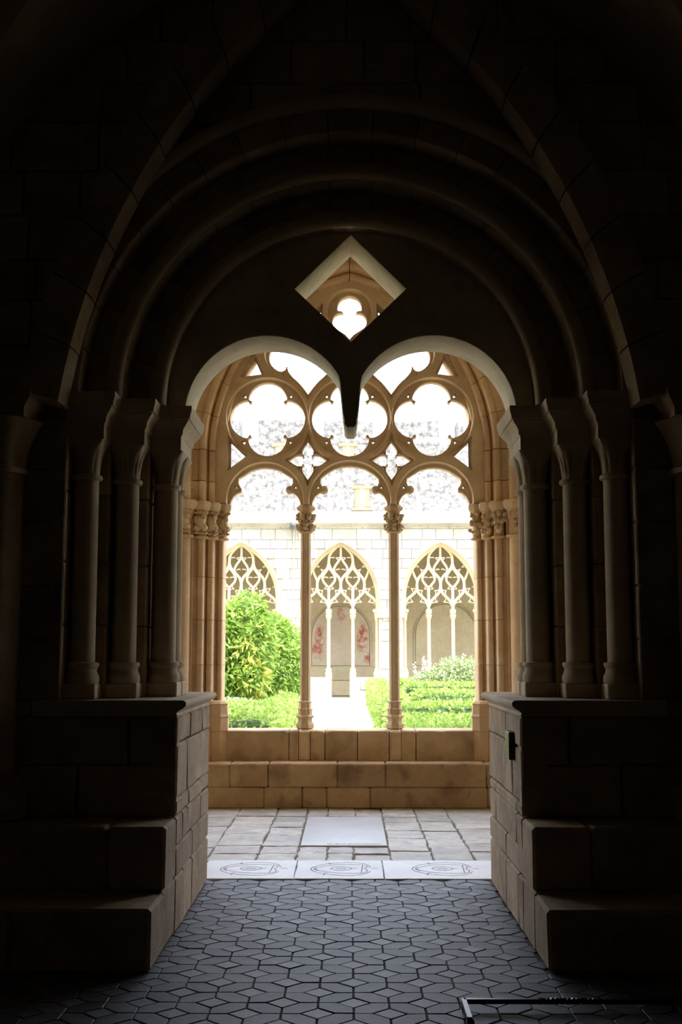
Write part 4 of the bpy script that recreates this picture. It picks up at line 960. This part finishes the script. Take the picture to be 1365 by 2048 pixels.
def tree(loc, parts, n, lab, leaf, wd, mat, extra=None, name='orange_tree', cat='tree', trunk=0.055, group='small trees in the garden'):
    t = empty(name, loc); m = MB(); top = max(c[2] for c, _ in parts)
    m.tube([(0, 0, -0.05), (0.03, 0.02, top * 0.35), (-0.02, 0.0, top * 0.7), (0.02, 0, top)], [trunk, trunk * 0.8, trunk * 0.5, trunk * 0.2], 8)
    for c, r in parts: m.tube([(0, 0, top * 0.3), (c[0] * 0.5, c[1] * 0.5, c[2] * 0.75), tuple(c)], [trunk * 0.5, trunk * 0.35, trunk * 0.12], 6)
    m.build('trunk', M['bark'], t, smooth=40)
    V, F = crown(parts, n, leaf, wd, 0.45); link('foliage', tri_mesh('foliage', V, F), M[mat], t)
    if extra:
        V, F = crown(extra, 130, leaf, wd, 0.5); f = link('yellow_leaves', tri_mesh('yellow_leaves', V, F), M['yellow_leaf'], t); f['label'] = 'sprays of yellow leaves low on the crown'
    tag(t, lab, cat, group); return t
tree((-2.36, 21.6, -0.03), [((-0.3, 0, 1.55), (0.85, 0.7, 0.9)), ((0.25, 0.1, 1.75), (0.7, 0.6, 0.75)), ((-0.75, 0.1, 1.35), (0.7, 0.6, 0.7)), ((0.1, -0.2, 1.05), (0.75, 0.55, 0.55)), ((0.45, 0.1, 2.25), (0.35, 0.3, 0.45)), ((-0.45, -0.3, 0.95), (0.5, 0.4, 0.5))], 9000,
     'drooping long-leaved orange tree with yellow sprays, nearest the left window light', 0.17, 0.030, 'orange_leaf', [((0.62, -0.45, 1.10), (0.26, 0.2, 0.34)), ((0.45, -0.45, 1.6), (0.2, 0.2, 0.2))])
tree((-1.62, 24.2, -0.03), [((0.0, 0, 1.45), (0.72, 0.6, 0.85)), ((-0.15, 0.1, 1.95), (0.5, 0.45, 0.5)), ((0.22, 0.0, 1.1), (0.5, 0.5, 0.55))], 7000,
     'rounded smaller-leaved orange tree beside the left window column', 0.12, 0.024, 'orange_leaf')
# pale shrub with upright shoots on the right
random.seed(3)
parts = [((0, 0, 0.80), (0.75, 0.6, 0.45)), ((0.55, 0.1, 0.95), (0.55, 0.5, 0.5)), ((-0.5, 0, 0.70), (0.5, 0.5, 0.4)), ((0.15, 0.0, 1.05), (0.5, 0.4, 0.4))]
sh = tree((2.55, 30.2, -0.03), parts, 5200, 'pale loose shrub with upright flowering shoots at the right', 0.085, 0.026, 'shrub_leaf', name='flowering_shrub', cat='shrub', trunk=0.03, group='small shrubs in the garden')
Vs, Fs, nv = [], [], 0
for k in range(16):
    x = random.uniform(-0.95, 0.95); top = random.uniform(1.25, 1.75) - 0.25 * abs(x); z = 0.9; lean = random.uniform(-0.15, 0.15) + 0.15 * x; P = []
    while z < top:
        for _ in range(2): P.append((x + lean * (z - 0.9) + wob(0.025), random.uniform(-0.2, 0.2), z))
        z += 0.035
    if not P: continue
    P = np.array(P); D = rng.normal(size=P.shape) + np.array([0, 0, 0.6]); V, F = leaves(P, D, np.full(len(P), 0.07), np.full(len(P), 0.02)); Vs.append(V); Fs.append(F + nv); nv += len(V)
link('shoots', tri_mesh('shoots', np.concatenate(Vs), np.concatenate(Fs)), M['flower'], sh)['kind'] = 'stuff'
# white flowers in the left bed
t = empty('flower_clump', (-2.15, 19.6, -0.03)); V, F = crown([((0, 0, 0.50), (0.5, 0.3, 0.22)), ((0.3, 0.1, 0.52), (0.35, 0.25, 0.2))], 1300, 0.09, 0.02, -0.2); link('leaves', tri_mesh('leaves', V, F), M['box_leaf'], t)
V, F = crown([((0.05, -0.05, 0.68), (0.6, 0.3, 0.13))], 260, 0.05, 0.03, -0.3); link('blossoms', tri_mesh('blossoms', V, F), M['flower'], t)
MB().tube([(0, 0, 0), (0, 0, 0.5)], 0.02, 6).build('stem', M['bark'], t)
tag(t, 'clump of pale flowers behind the near left hedge', 'flowers')

# ================================================================== FAR ARCADE
FY = 39.1; FX = -0.27
wfar = empty('wall_far'); tag(wfar, 'sunlit far cloister facade of pale ashlar with cornice', 'wall', kind='structure')
FA = Arch(1.19, 3.4, 0.75)
ks = range(-3, 4)
SILLF = 0.75
fa = FA.pts(0.10, SILLF)
holes = []
outl = [(-14, 0), (14, 0), (14, 5.92), (-14, 5.92)]
for k in ks:
    L = [(x + FX + k * PITCH, z) for x, z in fa]
    if k == 0: continue
    holes.append(L)
c0 = [(x + FX, z) for x, z in fa]
door = [(FX - 1.29, SILLF), (FX - 0.30, SILLF), (FX - 0.30, 0.0), (FX + 0.30, 0.0), (FX + 0.30, SILLF), (FX + 1.29, SILLF)]
outl = [(-14, 0), (FX - 0.30, 0.0), (FX - 0.30, SILLF)] + c0 + [(FX + 0.30, SILLF), (FX + 0.30, 0.0), (14, 0), (14, 5.92), (-14, 5.92)]
link('wall_core', plate_mesh('far_wall_core', outl, holes, FY + 0.04, FY + 0.60), M['far'], wfar)
# ashlar face stones, trimmed round the arches
random.seed(9)
z = 0.0; row = 0
def near_arch(p, grow=0.14):
    dx = (p[0] - FX + PITCH / 2) % PITCH - PITCH / 2; return dx, p[1]
def inside_f(p):
    dx, zz = near_arch(p)
    if zz < 0.76: return False
    if zz < FA.zs: return abs(dx) < 1.33
    return math.hypot(abs(dx) + FA.c, zz - FA.zs) < FA.h + FA.c + 0.14
def push_f(p):
    dx, zz = near_arch(p); s_ = 1 if dx > 0 else -1
    if zz < FA.zs: return (p[0] - dx + s_ * 1.33, zz)
    vx, vz = abs(dx) + FA.c, zz - FA.zs; d = math.hypot(vx, vz); r = FA.h + FA.c + 0.14
    return (p[0] - dx + s_ * max(0.0, vx * r / d - FA.c), FA.zs + vz * r / d)
nst = 0
while z < 5.85:
    h = random.choice((0.30, 0.34, 0.38)); h = min(h, 5.90 - z); x = -5.6 + random.uniform(-0.5, 0)
    while x < 6.0:
        wd = random.uniform(0.45, 0.85); P = edge_loop(x + 0.005, x + wd - 0.005, z + 0.004, z + h - 0.004, 6); ni = sum(inside_f(p) for p in P)
        if z < 0.76 and x + wd > FX - 0.62 and x < FX + 0.62: x += wd; continue
        if ni < len(P) * 0.55: slab_xz(clip_out(P, inside_f, push_f) if ni else P, FY - 0.01 + random.uniform(0, 0.012), FY + 0.06, 0.012).build('ashlar_stone', M['far'], wfar); nst += 1
        x += wd
    z += h
for s in (-1, 1):                                           # low walls beside the entrance
    MB().cbox(FX + s * 0.47 - 0.17, FX + s * 0.47 + 0.17, FY - 0.03, FY + 0.60, 0.0, SILLF - 0.002, 0.02).build('entrance_stone', M['far_tracery'], wfar)
MB().cbox(FX - 0.95, FX - 0.32, FY - 0.14, FY + 0.0, 0.0, 0.30, 0.02).build('plinth_stone', M['far'], wfar); MB().cbox(FX + 0.32, FX + 0.95, FY - 0.14, FY + 0.0, 0.0, 0.30, 0.02).build('plinth_stone', M['far'], wfar)
MB().cbox(FX - 0.55, FX + 0.55, FY - 0.2, FY + 0.5, -0.02, 0.07, 0.02).build('doorstep', M['far'], wfar)
# cornice, roof and spouts
MB().loft([[(x, FY + y, z) for y, z in ((0.3, 5.80), (-0.02, 5.84), (-0.10, 5.90), (-0.16, 5.93), (-0.18, 6.0), (0.3, 6.0))] for x in (14, -14)]).build('cornice', M['far'], wfar)
m = MB(); m.add([(-14, FY - 0.22, 6.00), (14, FY - 0.22, 6.00), (14, 43.6, 6.95), (-14, 43.6, 6.95), (-14, FY - 0.22, 5.97), (14, FY - 0.22, 5.97), (14, 43.6, 6.80), (-14, 43.6, 6.80)], [(0, 1, 2, 3), (4, 7, 6, 5), (0, 4, 5, 1), (1, 5, 6, 2), (2, 6, 7, 3), (3, 7, 4, 0)])
m.build('roof', M['roof'], wfar)
for k in (-2, -1, 0, 1):
    x = FX + (k + 0.5) * PITCH + 0.08
    m = MB(); m.blob((0, -0.12, 0.0), (0.13, 0.2, 0.12), 0.5, 2, k, 14, 10); m.blob((0.0, -0.3, 0.03), (0.10, 0.11, 0.10), 0.6, 2, k + 5, 12, 8); m.tube([(0, 0.2, 0), (0, -0.3, 0)], 0.06, 8)
    m.build('water_spout', M['rubble'], wfar, smooth=True, loc=(x, FY - 0.2, 5.86))
for k in (-1, 0):
    x = FX + (k + 0.5) * PITCH + (0.10 if k < 0 else 0)
    MB().tube([(x, FY - 0.04, 0.2), (x, FY - 0.04, 5.8)], 0.035, 8).build('drain_pipe', M['far'], wfar)
# far window arches with flowing tracery (one drawing, mirrored left and right)
def loc_(p): return ((p[0] - 693) * 0.002, 3.013 + (1194 - p[1]) * 0.002)
BARS = [
    ([(487, 1200), (487, 1060), (487, 930), (487, 800)], 26),
    ([(480, 1130), (462, 1060), (405, 990), (330, 925), (298, 870), (288, 800), (290, 715), (318, 640), (380, 575), (440, 520), (475, 450), (487, 380), (490, 300), (505, 240), (550, 180), (610, 130)], 24),
    ([(494, 1130), (512, 1060), (575, 990), (645, 925), (680, 870), (692, 800), (692, 715), (665, 640), (605, 575), (545, 520), (505, 460), (490, 400)], 24),
    ([(487, 812), (440, 765), (390, 700), (378, 650), (400, 590), (440, 535), (478, 480)], 20), ([(487, 812), (536, 765), (590, 700), (598, 650), (578, 590), (540, 535), (497, 480)], 20),
    ([(96, 1060), (135, 990), (205, 940), (262, 890), (286, 830)], 24), ([(290, 700), (255, 620), (222, 545), (215, 490), (240, 430), (300, 380)], 20),
    ([(693, 100), (693, 200), (693, 300)], 20), ([(693, 280), (655, 360), (600, 430), (572, 500), (585, 560)], 20), ([(572, 530), (620, 600), (670, 650), (693, 690)], 20)]
CUSPS = [[(96, 1115), (120, 1075), (165, 1058), (222, 1055)], [(180, 975), (185, 1020), (222, 1055)], [(455, 1100), (430, 1068), (390, 1055), (338, 1058)], [(370, 975), (380, 1015), (338, 1058)],
         [(522, 1100), (545, 1068), (590, 1055), (644, 1058)], [(610, 975), (600, 1015), (644, 1058)],
         [(395, 640), (430, 625), (478, 640)], [(580, 640), (545, 625), (502, 640)], [(610, 510), (640, 490), (678, 498)], [(520, 300), (550, 288), (590, 296)], [(690, 300), (650, 290), (612, 302)], [(640, 380), (655, 340), (612, 302)],
         [(245, 460), (285, 448), (326, 460)], [(290, 390), (285, 420), (326, 460)], [(372, 560), (372, 520), (346, 492)], [(440, 500), (400, 515), (346, 492)], [(90, 800), (120, 792), (156, 800)], [(268, 820), (230, 835), (188, 818)], [(230, 905), (215, 860), (188, 818)],
         [(300, 830), (340, 865), (388, 855)], [(375, 935), (365, 890), (388, 855)], [(487, 860), (450, 830), (412, 832)], [(430, 775), (440, 805), (412, 832)], [(487, 860), (530, 830), (572, 832)], [(545, 775), (540, 805), (572, 832)],
         [(682, 830), (640, 865), (592, 855)], [(605, 935), (615, 890), (592, 855)]]
fm = MB(); fc2 = MB()
for P, wd in BARS:
    for s in (-1, 1):
        if abs(P[0][0] - 693) < 2 and abs(P[-1][0] - 693) < 2 and s > 0: continue
        L = smooth_loop([loc_(p) for p in P], 2, closed=False); fm.tube([(s * -x, FY + 0.22, z) for x, z in L], wd * 0.002 * 1.05, 6)
for P in CUSPS:
    for s in (-1, 1):
        L = smooth_loop([loc_(p) for p in P], 2, closed=False); fc2.tube([(s * -x, FY + 0.24, z) for x, z in L], 0.021, 5)
me_fm, me_fc = fm.mesh('flowing_tracery'), fc2.mesh('tracery_cusps')
FPROF = [(0.0, FY + 0.40), (0.0, FY + 0.14), (0.03, FY + 0.12), (0.05, FY + 0.08), (0.06, FY + 0.06), (0.09, FY + 0.03), (0.10, FY - 0.01), (0.12, FY - 0.05), (0.17, FY - 0.05), (0.18, FY + 0.10), (0.14, FY + 0.40)][::-1]
fr = MB()
for s in (-1, 1):
    q_ = sweep_arch(FA, FPROF, 0.0, 1.0, 3.05, 40, s); fr.add(q_.v, q_.f)
me_fr = fr.mesh('arch_moulding')
me_jb = []
for s in (-1, 1):
    jb = MB(); jb.lathe(s * 1.24, FY + 0.22, [(0.75, 0.13), (0.92, 0.13), (0.96, 0.10), (1.02, 0.11), (1.05, 0.07), (2.66, 0.065), (2.70, 0.09), (2.74, 0.085), (2.92, 0.11), (2.95, 0.15), (3.05, 0.15)], 10)
    me_jb.append(jb.mesh('jamb_shaft'))
me_pc = MB().cbox(PITCH / 2 - 0.47, PITCH / 2 + 0.47, FY - 0.06, FY + 0.2, 2.74, 3.06, 0.03).mesh('pier_capital')
for i, k in enumerate(ks):
    wd = empty('window_%d' % (4 + i), (FX + k * PITCH, 0, 0))
    link('flowing_tracery', me_fm, M['far_tracery'], wd, smooth=50); link('tracery_cusps', me_fc, M['far_tracery'], wd, smooth=50); link('arch_moulding', me_fr, M['far_tracery'], wd, smooth=40); [link('jamb_shaft', q_, M['far_tracery'], wd, smooth=40) for q_ in me_jb]; link('pier_capital', me_pc, M['far_tracery'], wd)
    lab = {-1: 'far window of flowing tracery behind the orange trees', 0: 'middle far window of flowing tracery, above the entrance at the path', 1: 'far window of flowing tracery behind the pale shrub'}.get(k, 'far window of flowing tracery, %s bay %s of the path' % ({2: 'second', 3: 'third'}.get(abs(k)), 'left' if k < 0 else 'right'))
    tag(wd, lab, 'window', 'far traceried windows', 'structure')
fcol = empty('far_column')
MB().lathe(0, 0, [(SILLF, 0.12), (0.90, 0.12), (0.94, 0.10), (1.02, 0.11), (1.06, 0.07)], 8, rot=PI / 8).build('base', M['far_tracery'], fcol)
MB().lathe(0, 0, [(1.06, 0.062), (2.72, 0.060)], 16).build('shaft', M['far_tracery'], fcol, smooth=40)
MB().lathe(0, 0, [(2.70, 0.07), (2.73, 0.085), (2.76, 0.085), (2.79, 0.105), (2.85, 0.11), (2.87, 0.085), (2.90, 0.105), (2.98, 0.11), (3.00, 0.10), (3.03, 0.11), (3.05, 0.08)], 10).build('capital', M['far_tracery'], fcol, smooth=30)
first = True
for k in (-2, -1, 0, 1, 2):
    for s in (-1, 1):
        o = fcol if first else copy_tree(fcol); first = False; o.location = (FX + k * PITCH + s * 0.412 * 1.0, FY + 0.22, 0)
        nm = {-2: 'second far window left of the path', -1: 'far window behind the orange trees', 0: 'far window at the path entrance', 1: 'far window behind the pale shrub', 2: 'second far window right of the path'}[k]
        tag(o, 'slim pale %s column of the %s' % ('left' if s < 0 else 'right', nm), 'column', 'far window columns', 'thing')
# gallery behind the far arcade: back wall with arched niches
fb = empty('wall_niches'); tag(fb, 'shaded back wall of the far cloister walk with arched niches', 'wall', kind='structure')
MB().box(-14, 14, 43.35, 43.8, -0.2, 6.9).build('wall_plaster', M['far_wall'], fb)
MB().box(-14, 14, 39.7, 43.4, -0.3, -0.01).build('walk_floor', M['far_wall'], fb)
MB().box(-14.3, -14, 39.1, 43.8, -0.2, 6.9).build('end_wall', M['far_wall'], fb); MB().box(14, 14.3, 39.1, 43.8, -0.2, 6.9).build('end_wall', M['far_wall'], fb)
MB().box(-14, 14, 39.5, 43.5, 5.75, 5.85).build('walk_vault', M['far_wall'], fb)
def niche(cx, hw, zsp, mat, sill):
    P = [(cx - hw, sill), (cx + hw, sill)] + arc(cx, zsp, hw, 0, 180, 28)
    o = slab_xz([(x - FX, z) for x, z in P], 43.31, 43.40, 0.02).build('niche_panel', M[mat], fb); o.location = (FX, 0, 0)
    MB().tube([(x, 43.30, z) for x, z in [(cx + hw + 0.04, sill)] + arc(cx, zsp, hw + 0.04, 0, 180, 28) + [(cx - hw - 0.04, sill)]], 0.035, 6).build('niche_moulding', M['far_wall'], fb, smooth=60)
niche(FX - 0.03, 1.09, 2.24, 'painted', 1.10)
niche(3.65, 1.15, 2.25, 'far_wall', 1.10); niche(-4.1, 1.15, 2.25, 'far_wall', 1.10)
MB().cbox(-1.75, 1.35, 42.95, 43.4, 0.0, 0.55, 0.03).build('tomb_chest', M['far_wall'], fb)
MB().cbox(FX - 1.25, FX + 1.22, 43.1, 43.4, 0.55, 1.08, 0.03).build('niche_sill', M['far_wall'], fb)
# upper wall with battlements
up = empty('upper_wall'); tag(up, 'rough crenellated rubble wall rising above the far cloister roof', 'wall', kind='structure')
UY = 43.6
MB().box(-16, 16, UY, UY + 0.9, 6.7, 9.55).build('rubble', M['rubble'], up)
for k in range(-6, 7):
    x = -3.49 + k * 2.55; MB().cbox(x, x + 1.87, UY, UY + 0.9, 9.5, 10.48 + random.uniform(-0.06, 0.06), 0.05, 0.04).build('merlon', M['rubble'], up)
def slit(x, z0, z1, wd):
    t = empty('window_slit'); t.name = 'window_%d' % (11 + len([1 for o in bpy.data.objects if o.name.startswith('window_1') and len(o.name) == 9]))
    MB().cbox(x - wd - 0.12, x + wd + 0.12, UY - 0.06, UY + 0.1, z1, z1 + 0.14, 0.02).build('lintel', M['slit'], t)
    for s in (-1, 1): MB().cbox(x + s * wd * 0.62 - wd * 0.30, x + s * wd * 0.62 + wd * 0.30, UY - 0.05, UY + 0.1, z0, z1, 0.02).build('jamb', M['slit'], t)
    MB().box(x - wd * 0.32, x + wd * 0.32, UY - 0.01, UY + 0.1, z0, z1).build('opening', M['roof'], t)
    MB().cbox(x - wd - 0.1, x + wd + 0.1, UY - 0.08, UY + 0.1, z0 - 0.1, z0, 0.02).build('sill', M['slit'], t); return t
t = slit(0.52, 7.08, 7.80, 0.30); tag(t, 'small stone-framed slit window low in the rubble wall', 'window', kind='structure')
t = slit(-0.02, 8.95, 9.45, 0.24); tag(t, 'narrow stone-framed opening high in the rubble wall, middle circle', 'window', kind='structure')
t = slit(-2.6, 8.95, 9.45, 0.24); tag(t, 'narrow stone-framed opening high in the rubble wall, left circle', 'window', kind='structure')
